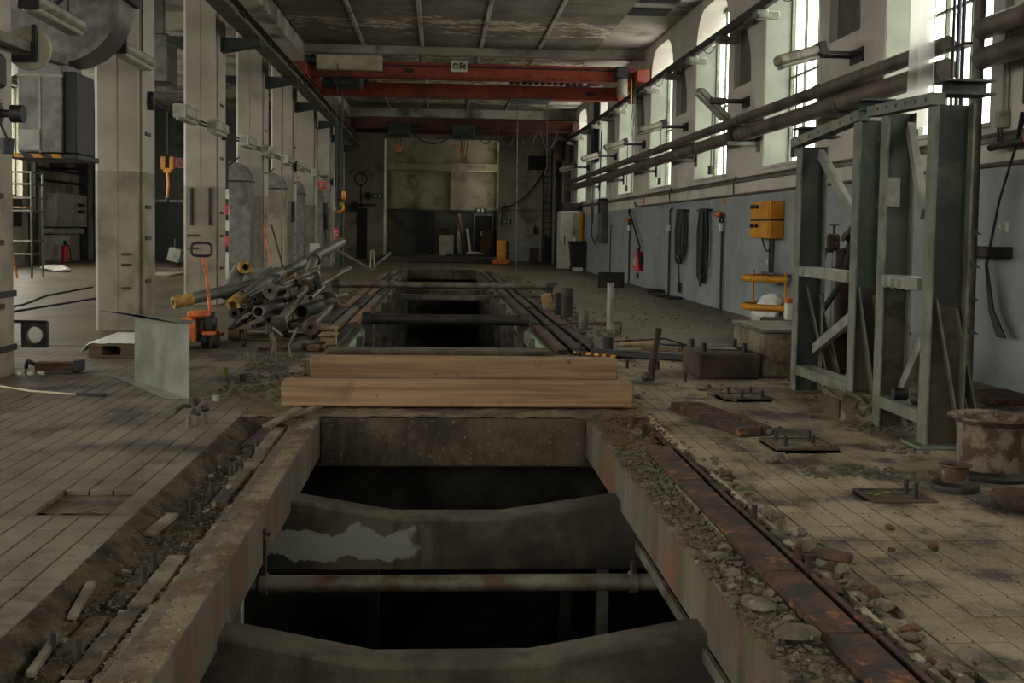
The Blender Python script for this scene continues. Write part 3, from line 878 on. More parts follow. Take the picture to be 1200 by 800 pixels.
for x0, x1 in ((-3.62, -3.24), (4.80, 5.12)):
    e = box(x0, x1, g1 - .7, g2 + .7, 5.1, 5.42, .02).build('end_carriage', 'crane_orange', t)
    for y in (g1 - .5, g2 + .5):
        tube([((x0 + x1) / 2 - .06, y, 5.17), ((x0 + x1) / 2 + .06, y, 5.17)], .085, 14).build('wheel', 'dark_steel', e)
box(-3.05, -1.45, g1 - .5, g1 - .22, 5.26, 5.62, .02).build('control_cabinet', 'crane_white', t)
pl = box(.24, .64, g1 - .245, g1 - .22, 5.31, 5.59, .004).build('load_plate', 'white', t)
def emblem(parent, x, y, z, r, m):
    b = ring((x, y, z), (x, y - .004, z), r, r * .76, 20)
    b.tube([(x + r * .55 * math.cos(a), y - .002, z + r * .1 + r * .5 * math.sin(a)) for a in [PI * q / 8 for q in range(9)]], r * .18, 6)
    b.box(x - r * .6, x + r * .6, y - .004, y, z - r * .3, z - r * .08)
    o = b.build('emblem', m, t)
    return o
em = emblem(t, .345, g1 - .246, 5.45, .075, 'black')
text_mesh('5t', .21, 'load_lettering', 'black', t, (.515, g1 - .247, 5.45), (PI / 2, 0, 0))
box(-.9, -.68, g1 - .19, g1 - .17, 5.28, 5.37).build('type_plate', 'black', t)
box(3.98, 4.25, g2 - .17, g2 - .15, 5.14, 5.24).build('type_plate', 'black', t)
# hoist trolley with hook block
h = B().box(-2.9, -1.95, g1 + .25, g2 - .3, 5.3, 5.5, .03).box(-2.75, -2.0, g1 + .3, g1 + .9, 4.95, 5.3, .05).build('hoist_trolley', 'green_paint', t)
tube([(-3.0, g1 + .6, 5.13), (-2.3, g1 + .6, 5.13)], .16, 16).build('hoist_motor', 'green_paint', h)
tube([(-2.62, g1 + .5, 5.0), (-2.62, g1 + .5, 2.35)], .012, 6).build('hoist_chain', 'dark_steel', t)
tube([(-2.49, g1 + .5, 5.0), (-2.49, g1 + .5, 2.35)], .012, 6).build('hoist_chain', 'dark_steel', t)
hb = box(-2.68, -2.43, g1 + .42, g1 + .58, 2.1, 2.36, .05).build('hook_block', 'dark_steel', t)
box(-2.5, -2.40, g1 + .40, g1 + .6, 2.12, 2.34, .03).build('hook_cheek', 'yellow', hb)
tube([(-2.555 + .11 * math.sin(a), g1 + .5, 1.93 + .11 * math.cos(a)) for a in [(.2 + q * .42) for q in range(12)]], .03, 8).build('hook', 'yellow', hb)
tube([(-2.52, g1 - .53, 5.4), (-2.53, g1 - .5, 3.2), (-2.55, g1 - .3, 1.4)], .012, 6).build('pendant_cable', 'black', t)
pd = box(-2.6, -2.5, g1 - .35, g1 - .25, .95, 1.42, .02).build('pendant_control', 'red', t)
for q in range(4):
    tube([(-2.55, g1 - .355, 1.02 + .1 * q), (-2.55, g1 - .365, 1.02 + .1 * q)], .025, 10).build('push_button', 'white', pd)
box(-3.28, -2.95, g1 + .2, g1 + .7, 5.42, 5.62, .03).build('drive_gearbox', 'black', t)
tube([(-3.2, g1 - .35, 5.5), (-2.85, g1 - .35, 5.5)], .12, 16).build('drive_motor', 'dark_steel', t)
box(-3.35, -3.2, g1 - .5, g1 - .2, 5.42, 5.62, .03).build('brake_box', 'black', t)
# cable trolley and drive between the girders at the right
for k in range(12):
    box(1.85 + .17 * k, 1.99 + .17 * k, g2 - .75, g2 - .3, 5.38, 5.6, .04).build('cable_carrier', 'black', t)
B().box(4.3, 4.62, g1 - .55, g1 - .22, 5.2, 5.5, .04).build('drive_gearbox', 'black', t)
tube([(4.5, g1 - .4, 5.2), (4.5, g1 - .4, 4.78)], .13, 16).build('drive_motor', 'lamp_body', t)
tube([(4.72, g1 - .4, 5.2), (4.72, g1 - .4, 4.6)], .02, 8).build('drive_shaft', 'yellow', t)
box(4.0, 4.35, g2 - .5, g2 - .2, 5.4, 5.58, .02).build('buffer_box', 'crane_orange', t)
tube([(4.78, g1 - .25, 5.3), (4.8, g1 - .3, 4.6), (4.74, g1 - .3, 4.1), (4.78, g1 - .3, 3.8), (4.84, g1 - .3, 4.3), (4.84, g1 - .25, 5.3)], .012, 6).build('slack_cable', 'black', t)
box(1.9, 3.0, g2 - .3, g2 + .3, 4.94, 5.02, .02).build('carriage_plate', 'green_worn', t)
tag(tube([(2.12, 31.0, 4.94), (2.14, 31.0, 2.5), (2.15, 31.0, .02)], .014, 6).build('hanging_rope', 'pipe_iron', origin=(2.14, 31, 4.94)), 'long pale rope hanging from the front crane to the floor', 'rope')
tag(tube([(2.95, 31.05, 4.94), (2.97, 31.1, 3.2), (2.9, 31.1, 3.0)], .012, 5).build('hanging_rope', 'dark_steel', origin=(2.95, 31.05, 4.94)), 'short thin cord hanging from the front crane beside the long rope', 'rope')

# far crane
fy = 41.6
t = thing('overhead_crane', (.8, fy, 5.08), 'dim red overhead crane with two green hoists far back', 'crane', 'orange overhead cranes')
isec(B(), -3.55, 5.05, fy, 5.1, 5.5, .3, .03, .03).build('girder', 'crane_shaded', t)
isec(B(), -3.55, 5.05, fy + 1.8, 5.1, 5.5, .3, .03, .03).build('girder', 'crane_shaded', t)
for x0, x1 in ((-3.62, -3.3), (4.85, 5.12)):
    box(x0, x1, fy - .6, fy + 2.4, 5.08, 5.4, .02).build('end_carriage', 'crane_shaded', t)
for x in (-1.95, .42):
    h = box(x, x + .85, fy - .5, fy + .3, 4.82, 5.3, .05).build('hoist', 'green_paint', t)
    tube([(x + .85, fy - .1, 5.1), (x + 1.15, fy - .1, 5.1)], .12, 14).build('hoist_motor', 'green_paint', h)
    box(x + .3, x + .5, fy - .2, fy, 4.25, 4.5, .05).build('hook_block', 'orange', h)
    for dx in (.33, .47):
        tube([(x + dx, fy - .1, 4.85), (x + dx, fy - .1, 4.45)], .012, 5).build('hoist_rope', 'black', h)
tube(catenary((-1.0, fy - .4, 4.9), (.5, fy - .4, 4.98), .38), .022, 6).build('link_cable', 'black', t)
for k in range(4):
    x = 1.3 + .78 * k
    tube(catenary((x, fy - .3, 5.25), (x + .72, fy - .3, 5.25), .78 if k else .66, 12), .022, 6).build('festoon_loop', 'black', t)
tube(catenary((.75, fy - .5, 4.85), (1.0, fy - .5, 4.85), .95, 10), .02, 6).build('pendant_loop', 'black', t)

# the two long pipes on the right wall
for z, r, lab in ((3.30, .085, 'upper long brown pipe running along the right wall'), (3.055, .112, 'lower and thicker long brown pipe along the right wall')):
    t = thing('wall_pipe', (5.0, 10.7, z), lab, 'pipe')
    tube([(4.98, y, z) for y in (10.75, 18, 26, 34, 43)], r, 18).build('pipe_run', 'pipe_brown', t)
    for y in ((17.6, 21.4, 26.5, 31.5) if z < 3.2 else (14.5, 18.3, 25, 31, 36)):
        tube([(4.98, y - .05, z), (4.98, y + .05, z)], r + .012, 18).build('pipe_clamp', 'pipe_brown', t)
    if z < 3.2:
        tube([(4.98, 18.4, z), (4.98, 18.75, z)], r + .03, 18).build('flange_joint', 'dark_steel', t)
for k, y in enumerate((13.6, 18.15, 22.6, 26.8, 31.6, 36.5)):
    t = thing('pipe_bracket', (5.25, y, 2.95), ['pipe bracket under the long pipes nearest the green frame', 'long green arm bracket with wall plate under the lower pipe', 'pipe bracket beneath the lamp before the third window', 'pipe bracket between the third and fourth windows', 'pipe bracket near the broken small window', 'farthest pipe bracket on the right wall'][k], 'bracket', 'pipe brackets on the right wall')
    box(4.72, 5.24, y - .03, y + .03, 2.86, 2.93, .008).build('arm', 'green_worn' if k == 1 else 'dark_steel', t)
    box(5.225, 5.25, y - .09, y + .09, 2.76, 3.08, .004).build('wall_plate', 'green_worn' if k == 1 else 'dark_steel', t)
    tube([(4.98 + .115 * math.cos(a), y, 3.055 + .115 * math.sin(a)) for a in [PI + q * PI / 8 for q in range(9)]], .012, 5).build('saddle', 'dark_steel', t)
# two wide pipes nearer than the vertical brown pipe, right picture edge
for z, lab in ((3.32, 'upper stub of wide brown pipe right of the blue cables'), (3.05, 'lower stub of wide brown pipe right of the blue cables')):
    t = thing('wall_pipe', (4.98, 7, z), lab, 'pipe')
    tube([(4.98, y, z) for y in (4, 7, 10.05)], .1, 18).build('pipe_run', 'pipe_brown', t)
    tube([(4.98, 8.7, z), (4.98, 8.8, z)], .112, 18).build('pipe_clamp', 'old_steel', t)
# wall lamps on arms
LY = [13.86, 18.95, 23.67, 28.55, 33.14, 39.25]
LN = ['nearest the camera, over the second window', 'with housing hanging askew over the pipes', 'third along, beside the third window', 'fourth along, above the pipes', 'fifth along', 'farthest, near the cabinet']
for k, y in enumerate(LY):
    t = thing('wall_lamp', (5.25, y, 3.67), 'grey box lamp on a black wall arm, ' + LN[k], 'lamp', 'box lamps along the right wall')
    for dy in (-.16, .16):
        box(4.7, 5.24, y + dy - .014, y + dy + .014, 3.66, 3.7).build('arm', 'black', t)
    box(5.225, 5.25, y - .22, y + .22, 3.58, 3.76, .004).build('wall_plate', 'black', t)
    if k == 1:
        M = Matrix.Translation((4.72, y + .1, 3.6)) @ Matrix.Rotation(.72, 4, 'Y') @ Matrix.Rotation(.15, 4, 'Z')
        box(-.42, .32, -.13, .13, -.05, .06, .03, M).build('housing', 'lamp_body', t)
        box(-.4, .3, -.11, .11, -.085, -.05, .02, M).build('diffuser', 'lens', t)
        box(4.6, 4.86, y - .16, y + .16, 3.62, 3.72, .01).build('holder', 'dark_steel', t)
    else:
        M = Matrix.Translation((4.62, y, 3.66)) @ Matrix.Rotation(-.28, 4, 'Y')
        box(-.42, .16, -.15, .15, -.03, .1, .03, M).build('housing', 'lamp_body', t)
        box(-.4, .1, -.13, .13, -.075, -.03, .02, M).build('diffuser', 'lens', t)
        box(.1, .2, -.17, .17, -.06, .12, .01, M).build('end_cap', 'dark_steel', t)
# light line along the pillars
lt = thing('light_trunking', (-3.9, 15.6, 3.02), 'black cable trunking strung along the pillars carrying small lamps', 'trunking')
for dz in (0, .07):
    tube([(-3.895, y, 3.05 + .8 * dz) for i, y in enumerate((15.3, 18, 20.4, 23, 25.5, 28, 30.6, 36, 41, 45))], .018, 6).build('trunking_rail', 'black', lt)
for y in (15.4, 20.5, 25.6, 30.7, 35.8, 40.9):
    box(-3.945, -3.87, y - .05, y + .05, 2.96, 3.2, .01).build('trunking_bracket', 'black', lt)
LL = ['nearest one', 'second from near end', 'third from the near end', 'fourth from the near end', 'fifth from the near end', 'sixth from the near end', 'seventh from the near end', 'eighth from the near end', 'last at the far end']
for k, y in enumerate((17.0, 19.3, 22.3, 24.9, 27.9, 30.9, 34.3, 37.6, 41.2)):
    t = thing('strip_lamp', (-3.9, y, 3.02), 'small grey strip lamp on the pillar trunking, ' + LL[k], 'lamp', 'strip lamps on the pillar trunking')
    box(-3.865, -3.68, y - .55, y + .45, 2.99, 3.17, .03).build('housing', 'lamp_body', t)
    box(-3.85, -3.70, y - .5, y + .4, 2.94, 2.99, .02).build('diffuser', 'lens', t)
    box(-3.86, -3.69, y - .6, y - .55, 2.96, 3.16, .01).build('end_cap', 'white' if k % 2 == 0 else 'lamp_body', t)
for y0, y1, z, lab in ((10.7, 12.1, 3.42, 'long strip lamp in front of the round grey duct'), (13.6, 14.95, 3.46, 'long strip lamp below the duct elbow at the third pillar')):
    t = thing('strip_lamp', (-3.9, (y0 + y1) / 2, z), lab, 'lamp')
    box(-3.93, -3.73, y0, y1, z, z + .13, .04).build('housing', 'lamp_body', t)
    box(-3.91, -3.75, y0 + .05, y1 - .05, z - .05, z, .02).build('diffuser', 'lens', t)
    box(-3.93, -3.73, y0 - .03, y0, z - .03, z + .13, .01).build('end_cap', 'dark_steel', t)
    for y in (y0 + .3, y1 - .3):
        tube([(-3.83, y, z + .13), (-3.83, y, 5.72)], .012, 5).build('hanger_rod', 'dark_steel', t)
t = thing('strut_channel', (-3.75, 9.2, 3.0), 'square steel strut with a pale round disc in front of the duct', 'strut')
bar((-3.84, 8.2, 2.97), (-3.85, 11.7, 3.06), .1, .1, .008).build('channel', 'old_steel', t)
ring((-3.84, 10.7, 3.03), (-3.84, 10.76, 3.03), .2, .05, 24).build('disc', 'crane_white', t)
box(-3.79, -3.75, 10.64, 10.7, 2.95, 3.24, .004).box(-4.3, -3.75, 10.64, 10.69, 2.90, 2.96, .004).build('stop_bracket', 'black', t)

# ============================================================ PIT EDGES, TIMBERS, RAILS
def timber(name, x0, x1, y0, y1, z1, rz, label):
    cx, cy = (x0 + x1) / 2, (y0 + y1) / 2
    M = Matrix.Translation((cx, cy, 0)) @ Matrix.Rotation(rz, 4, 'Z')
    h = (x1 - x0) / 2
    o = box(-h, h, -(y1 - y0) / 2, (y1 - y0) / 2, .016, z1, .012, M).build(name, 'timber', origin=(cx, cy, .0))
    tag(o, label, 'timber')
    for s in (-1, 1):
        box(s * (h - .002), s * (h + .0015), -(y1 - y0) / 2 + .014, (y1 - y0) / 2 - .014, .03, z1 - .014, 0, M).build('end_grain', 'timber_end', o)
    return o
timber('timber_beam', -1.21, 1.54, 8.62, 8.82, .215, -.008, 'squared pale timber beam across the pit, the front one of two')
timber('timber_beam', -1.18, 1.68, 10.25, 10.45, .215, -.004, 'squared pale timber beam across the pit, behind the front one')
tag(B().box(-1.22, 1.25, 11.9, 12.3, .016, .10, .02).build('concrete_sill', 'slab_rough'), 'rough grey concrete sill across the pit behind the timber beams', 'sill')
# pipe across the near pit, with hangers
t = thing('pit_pipe', (.13, 5.6, -.40), 'grey iron pipe across the near pit hung from two brackets', 'pipe')
tube([(-1.05, 5.6, -.405), (-.3, 5.6, -.405), (.5, 5.6, -.405), (1.4, 5.6, -.405)], .043, 16).build('pipe_run', 'pipe_iron', t)
for s, x in ((-1, -.868), (1, 1.02)):
    k = box(x - .012, x + .012, 5.575, 5.625, -.36, -.12 if s < 0 else -.30, .003).build('hanger_strap', 'rust', t)
    ring((x - .02, 5.6, -.405), (x + .02, 5.6, -.405), .056, .044, 18).build('pipe_clamp', 'old_steel', t)
    if s < 0:
        tube([(x + .01, 5.6, -.15), (x + .03, 5.6, -.15)], .012, 6).build('anchor_bolt', 'rust', k)
# dim things on the pit floor
for k, (x, y, h_) in enumerate(((-1.1, 6.1, 1.9), (-.42, 7.4, 1.7), (.86, 7.2, 1.8), (1.12, 7.3, 1.8))):
    tag(box(x - .04, x + .04, y - .04, y + .04, -2.395, -2.4 + h_, .004).build('pit_post', 'galv_light' if k in (0, 3) else 'dark_steel'),
        ['pale upright post deep in the pit beside the left pit wall', 'slim dark post deep in the pit under the haunched beam', 'slim dark post deep in the pit left of a pale one', 'pale upright post deep in the pit near the right wall'][k], 'post')
o = B().rock((-.6, 7.9, -1.95), .42, 3, .8).build('broken_lump', 'pit_dark'); tag(o, 'big dark lump of broken concrete at the pit bottom', 'rubble')
tag(bar((-.1, 7.0, -1.9), (1.3, 8.4, -1.2), .2, .2, .02).build('fallen_beam', 'dark_steel'), 'dark fallen beam slanting across the pit bottom', 'beam')
# pipes across the far pit
for y, z, r, x0, x1, lab in ((15.5, .145, .075, -1.05, 1.25, 'dark iron pipe across the far pit, the nearer one with thick ends'), (20.0, .40, .06, -1.9, 2.05, 'pale iron pipe bridging the far pit, the farther and longer one')):
    t = thing('bridging_pipe', (.1, y, z), lab, 'pipe')
    tube([(x0, y, z), (0, y, z), (x1, y, z)], r, 16).build('pipe_run', 'pipe_iron' if y > 16 else 'dark_steel', t)
    for x in (x0 + .05, x1 - .05):
        tube([(x - .06, y, z), (x + .06, y, z)], r * 1.35, 16).build('pipe_collar', 'dark_steel', t)
        box(x - .05, x + .05, y - .06, y + .06, 0.005, z - r * .8, .005).build('pipe_foot', 'dark_steel', t)
tag(B().box(-.95, 1.15, 27, 27.18, -.30, -.18, .01).build('strut_beam', 'old_steel'), 'rusty strut low across the far pit beyond both pipes', 'strut')
NTH = ['first', 'second', 'third', 'fourth', 'fifth', 'sixth', 'seventh', 'eighth', 'ninth']
# steel posts lining the far pit
for s, x in ((-1, QX0), (1, QX1)):
    for k in range(9):
        y = 14.6 + 2.3 * k
        b = B().box(x - s * .0, x - s * .10, y - .07, y - .055, -2.4, -.02).box(x, x - s * .10, y + .055, y + .07, -2.4, -.02).box(x - s * .045, x - s * .055, y - .06, y + .06, -2.4, -.02)
        tag(b.build('pit_wall_post', 'old_steel'), 'rusty steel post lining the %s side of the far pit, %s from the timbers' % ('left' if s < 0 else 'right', NTH[k]), 'post', 'posts on the left side of the far pit' if s < 0 else 'posts on the right side of the far pit')
# mint green edge plates with dark slots
for s, x in ((-1, QX0), (1, QX1)):
    for k in range(5):
        y = 12.75 + .62 * k + (0 if s > 0 else .35)
        side = 'left' if s < 0 else 'right'
        t = thing('edge_plate', (x, y, -.26), 'mint edge plate, %s rim of the far pit, %s' % (side, ['nearest the timbers', 'second from the timbers', 'third from the timbers', 'fourth from the timbers', 'farthest from the timbers'][k]), 'plate', 'green edge plates of the far pit')
        box(x - s * .002, x - s * .03, y, y + .58, -.27, -.015, .006).build('plate', 'mint_plate' if k < 4 else 'green_worn', t)
        for dy in (.16, .42):
            box(x - s * .029, x - s * .033, y + dy - .03, y + dy + .03, -.19, -.11).build('slot', 'black', t)
# long bearer strips beside the far pit
for s in (-1, 1):
    for q in range(3):
        for k in range(7):
            if s > 0 and q == 2 and k > 4: continue
            y0 = 12.65 + k * 3.4 + random.uniform(-.1, .1)
            xa = (QX0 - .06 - .2 * q) if s < 0 else (QX1 + .05 + .2 * q)
            w_ = .13
            x0 = xa - w_ if s < 0 else xa
            m_ = ('dark_steel', 'rust_dust', 'gravel_dark')[(q + k) % 3] if s < 0 else ('rust', 'dark_steel', 'dark_steel')[(q + k) % 3]
            o = box(x0, x0 + w_, y0, y0 + 3.2, 0.002, .055 + .01 * ((q + k) % 2), .008).build('bearer_strip', m_)
            tag(o, 'worn bearer strip, %s %s row beside the far pit, %s from the timbers' % (('inner', 'middle', 'outer')[q], 'left' if s < 0 else 'right', NTH[k]), 'strip', 'bearer strips left of the far pit' if s < 0 else 'bearer strips right of the far pit')
# left rail strips in the trench
rnd = random.Random(31)
t = thing('rail_bed', (-1.14, 5.5, -.13), 'dusty pale rail bed with stub bolts in the left trench', 'rail')
y = 3.0
k = 0
while y < 8.1:
    L = rnd.uniform(.6, 1.15)
    if k != 3:
        y1 = min(y + L - .03, 8.15)
        dx = rnd.uniform(-.012, .012)
        box(-1.19 + dx, -1.10 + dx, y, y1, -.13, -.058 + rnd.uniform(-.01, .01), .007).build('bed_strip', 'trench_dirt' if k % 3 == 1 else 'block_concrete', t)
        box(-1.30 + dx, -1.21 + dx, y + .02, y1 - .04, -.13, -.075 + rnd.uniform(-.006, .006), .01).build('bed_strip', 'trench_dirt', t)
    y += L; k += 1
for x, y in ((-1.19, 7.35), (-1.19, 6.6), (-1.2, 6.5), (-1.18, 5.6), (-1.25, 5.7), (-1.2, 4.75), (-1.19, 4.55), (-1.2, 3.75), (-1.3, 3.8), (-1.22, 6.05)):
    tube([(x, y, -.1), (x, y, .012)], .013, 8).build('stub_bolt', 'dark_steel', t)
tag(bar((-1.26, 7.5, -.075), (-1.2, 8.5, -.05), .11, .025, .004).build('rust_plate', 'rust'), 'rust brown flat plate in the left trench by the front timber', 'plate')
for k, (x, y, lx, ly, a) in enumerate(((-1.12, 8.1, .07, .6, .25), (-1.02, 8.3, .06, .5, .5), (-1.33, 5.4, .06, .3, .15), (-1.36, 4.3, .035, .34, -.1), (-1.31, 3.75, .03, .3, -.05))):
    M = Matrix.Translation((x, y, .012 if k < 2 else -.055)) @ Matrix.Rotation(-a, 4, 'Z') @ Matrix.Rotation(.06, 4, 'X')
    tag(box(-lx / 2, lx / 2, -ly / 2, ly / 2, 0, .022, .004, M).build('wood_splinter', 'block_concrete'), ['flat broken strip poking from under the left end of the front timber', 'second broken strip beside the left end of the front timber', 'wide splintered slat lying in the left trench', 'thin stick lying in the left trench', 'thin stick low in the left trench near the picture bottom'][k], 'slat')
# right rusty rail
t = thing('rusty_rail', (1.44, 5, -.1), 'long rusted grooved rail along the right side of the near pit', 'rail')
rnd = random.Random(8)
y = 2.6; k = 0
while y < 7.0:
    L = rnd.uniform(.5, .8)
    y1 = min(y + L, 7.02)
    dz = rnd.uniform(-.006, .006); dx = rnd.uniform(-.008, .008)
    b = box(1.34 + dx, 1.495 + dx, y, y1 - .006, -.1, .028 + dz, .006)
    o = b.build('rail_length', 'rust', t)
    box(1.52 + dx, 1.55 + dx, y, y1 - .006, -.1, .022 + dz, .005).build('rail_lip', 'rust', t)
    box(1.32, 1.341 + dx, y + .02, y1 - .03, -.1, -.004 + rnd.uniform(-.01, .012), .008).build('mortar_fillet', 'block_concrete', t)
    y = y1; k += 1
for x, y in ((1.535, 4.42), (1.532, 4.55), (1.545, 5.25), (1.42, 7.2), (1.42, 7.5), (1.39, 7.8)):
    tube([(x, y, -.1), (x, y, .085)], .016, 8).build('stub_bolt', 'rust', t)
tag(box(1.30, 1.46, 7.1, 7.9, -.1, -.006, .006).build('concrete_pad', 'block_concrete'), 'pale flat concrete seat beyond the end of the rusted rail', 'seat')
# the loose piece of the same rail on the tiles
M = Matrix.Translation((2.085, 8.08, .0)) @ Matrix.Rotation(.21, 4, 'Z')
t = thing('loose_rail', (2.085, 8.08, 0), 'short loose length of rusted grooved rail lying on the right tiles', 'rail')
box(-.13, .035, -.60, .58, .002, .065, .008, M).build('rail_length', 'rust', t)
box(.055, .13, -.58, .56, .002, .065, .008, M).build('rail_lip', 'rust', t)
box(.03, .06, -.55, .55, .004, .035, .003, M).build('groove', 'rust', t)
for x in (-.085, .09):
    tube([M @ Vector((x, -.602, .035)), M @ Vector((x, -.59, .035))], .02, 10).build('plug', 'stone', t)

# ============================================================ RUBBLE
rnd = random.Random(77)
protos = []
def stone(x, y, z, r, m, label, group):
    global protos
    key = (m, rnd.randrange(9))
    o = None
    for k_, p in protos:
        if k_ == key:
            o = bpy.data.objects.new('stone', p); C.objects.link(o)
    if o is None:
        q = B().rock((0, 0, 0), 1.0, hash(key[1]) + 5 * len(m), .62).build('stone', m, origin=(0, 0, 0), ang=20)
        protos.append((key, q.data)); o = q
    s = r
    o.location = (x, y, z + r * .45); o.scale = (s, s, s)
    o.rotation_euler = (rnd.uniform(-.4, .4), rnd.uniform(-.4, .4), rnd.uniform(0, 6.28))
    tag(o, label, 'stone', group)
for k in range(150):      # heap along the tile edge, right of the rail
    y = 3.1 + 3.6 * rnd.random() ** 1.25
    x = rnd.gauss(1.615, .05)
    if x < 1.555: x = 1.56 + rnd.random() * .03
    r = rnd.uniform(.016, .046) if y < 5.4 else rnd.uniform(.012, .03)
    stone(x, y, (-.055 if x < 1.62 else 0) + .03 * (rnd.random() < .25), r, 'stone' if rnd.random() > .05 else 'stone_rust', 'grey lump of broken concrete heaped right of the rusted rail', 'stones right of the rusted rail')
for k in range(52):       # on the right curb, left of the rail
    y = 3.1 + 4.0 * rnd.random() ** 1.3
    x = rnd.uniform(1.17, 1.31)
    r = rnd.uniform(.012, .042) if y < 4.8 else rnd.uniform(.01, .022)
    stone(x, y, -.012, r, 'stone', 'grey lump of broken concrete on the curb left of the rusted rail', 'stones on the right pit curb')
for k in range(32):       # rusty crumbs beyond the rail end
    y = rnd.uniform(7.0, 9.2); x = rnd.uniform(1.22, 1.66)
    stone(x, y, -.015, rnd.uniform(.014, .034), 'stone_rust' if 7.1 < y < 8.3 and rnd.random() > .25 else 'stone', 'small rusty crumb in the heap beyond the end of the rusted rail', 'rusty crumbs beyond the rail')
for k in range(30):       # left trench
    y = 3.2 + 5 * rnd.random(); x = rnd.choice((rnd.uniform(-1.4, -1.25), rnd.uniform(-1.15, -1.1)))
    stone(x, y, -.08 if x < -1.15 else -.01, rnd.uniform(.01, .03), 'stone', 'small broken lump lying in the dirt of the left trench', 'lumps in the left trench')
for k in range(28):       # scattered on the right tiles
    y = 4.3 + 9 * rnd.random(); x = 1.75 + 2.6 * rnd.random() ** 1.5
    if x / y > .55: continue
    stone(x, y, 0, rnd.uniform(.012, .028), 'stone' if rnd.random() > .3 else 'stone_rust', 'small chip lying loose on the right tile floor', 'chips on the right tiles')
# named singles
def single(x, y, z, r, m, lab, seed, flat=.6):
    tag(B().rock((x, y, z + r * flat * .7), r, seed, flat).build('stone', m), lab, 'stone')
single(1.60, 5.02, -.05, .085, 'stone', 'big round-topped stone beside the rail near its stub bolt', 5)
single(1.68, 4.55, 0, .09, 'stone_rust', 'big split brown stone heaved onto the tile edge', 8)
single(1.22, 4.05, -.01, .07, 'stone', 'hollow curved shard on the right curb beside the rail', 14, .35)
single(1.26, 3.72, -.01, .10, 'stone', 'largest flat slab shard on the right curb', 17, .4)
single(2.10, 6.63, 0, .05, 'stone', 'dark squarish lump alone on the tiles left of the bolt plates', 25, .7)
single(2.38, 9.75, 0, .07, 'stone', 'pale pointed chip before the green steel frame', 33, .6)
single(2.22, 4.75, 0, .035, 'stone_rust', 'brown stub alone on the tiles near the right picture edge', 37, .8)
# gravel nobody could count
def gravel(n, xs, ys, z, r0, r1, m, name, seed):
    rn = random.Random(seed); b = B()
    for _ in range(n):
        x, y = rn.uniform(*xs), rn.uniform(*ys)
        b.rock((x, y, z), rn.uniform(r0, r1), rn.randrange(10 ** 6), .6, 0)
    return b.build(name, m, kind='stuff', ang=15)
gravel(2600, (1.545, 1.615), (2.9, 8.6), -.03, .004, .013, 'gravel_dark', 'gravel', 1)
gravel(2200, (1.13, 1.335), (2.9, 8.5), -.006, .003, .011, 'gravel_dark', 'gravel', 2)
gravel(520, (1.15, 1.33), (3.0, 7.0), -.002, .008, .022, 'stone', 'rubble', 31)
gravel(420, (1.56, 1.67), (3.0, 7.0), -.02, .008, .022, 'stone', 'rubble', 32)
gravel(1300, (1.2, 1.66), (6.9, 9.5), 0.0, .004, .013, 'rust_dust', 'gravel', 3)
gravel(1800, (-1.38, -1.03), (2.9, 8.2), -.07, .004, .012, 'gravel_dark', 'gravel', 4)
gravel(900, (-1.06, -.9), (2.9, 8.2), -.005, .002, .006, 'gravel_dark', 'gravel', 5)
gravel(3000, (1.66, 4.2), (3.6, 11), 0.0012, .0018, .0065, 'gravel_dark', 'gravel', 6)
gravel(260, (-1.9, -1.2), (9.0, 11.8), 0.006, .006, .03, 'gravel_dark', 'rubble', 7)
gravel(900, (-1.9, -1.2), (12.8, 34), 0.02, .008, .035, 'gravel_dark', 'rubble', 8)
gravel(1100, (1.35, 2.5), (14.0, 34), 0.015, .008, .04, 'gravel_dark', 'rubble', 9)
gravel(160, (2.15, 2.75), (6.2, 6.5), 0.004, .006, .025, 'stone', 'rubble', 10)
gravel(150, (2.35, 2.6), (7.5, 7.8), 0.004, .006, .02, 'stone', 'rubble', 11)
gravel(200, (2.7, 2.95), (6.05, 6.4), 0.004, .006, .022, 'stone', 'rubble', 12)
gravel(600, (1.7, 4.9), (10, 30), 0.004, .005, .024, 'gravel_dark', 'rubble', 13)
gravel(1200, (-3.2, -1.5), (4.5, 11), 0.0012, .0015, .006, 'gravel_dark', 'gravel', 15)
gravel(260, (-1.95, -1.5), (11.0, 13.2), 0.006, .006, .03, 'stone', 'rubble', 14)

# ============================================================ RIGHT SIDE FLOOR THINGS
def bolt_plate(x0, x1, y0, y1, lab, bolts, sunk=False):
    box(x0 - .13, x1 + .13, y0 - .14, y1 + .14, -.0295, -.012).build('screed_patch', 'tile_right', floor_r)
    t = thing('bolt_plate', ((x0 + x1) / 2, (y0 + y1) / 2, 0), lab, 'plate', 'plates with anchor bolts on the right tiles')
    z = .024 if not sunk else .008
    box(x0, x1, y0, y1, -.028, z - .006, .003).build('base_plate', 'trench_dirt' if sunk else 'block_concrete', t)
    for a in ((x0, x1, y0, y0 + .02), (x0, x1, y1 - .02, y1), (x0, x0 + .02, y0 + .02, y1 - .02), (x1 - .02, x1, y0 + .02, y1 - .02)):
        box(*a, -.02, z + .003, .003).build('frame_bar', 'block_dark', t)
    for bx_, by_ in bolts:
        tube([(bx_, by_, -.01), (bx_, by_, .085)], .013, 8).build('anchor_bolt', 'black', t)
    for q in range(3):
        B().rock((random.uniform(x0 + .04, x1 - .04), random.uniform(y0 + .05, y1 - .05), z), .018, q + 40, .5).build('moss_tuft', 'green_moss', t)
bolt_plate(2.40, 2.80, 9.08, 9.45, 'anchor bolt plate behind the loose rail, farthest of three', [(2.5, 9.36), (2.70, 9.38), (2.56, 9.16), (2.74, 9.17)])
bolt_plate(2.18, 2.60, 6.95, 7.35, 'anchor bolt plate left of the broken block, middle of three', [(2.27, 7.26), (2.5, 7.27), (2.28, 7.08), (2.47, 7.1)])
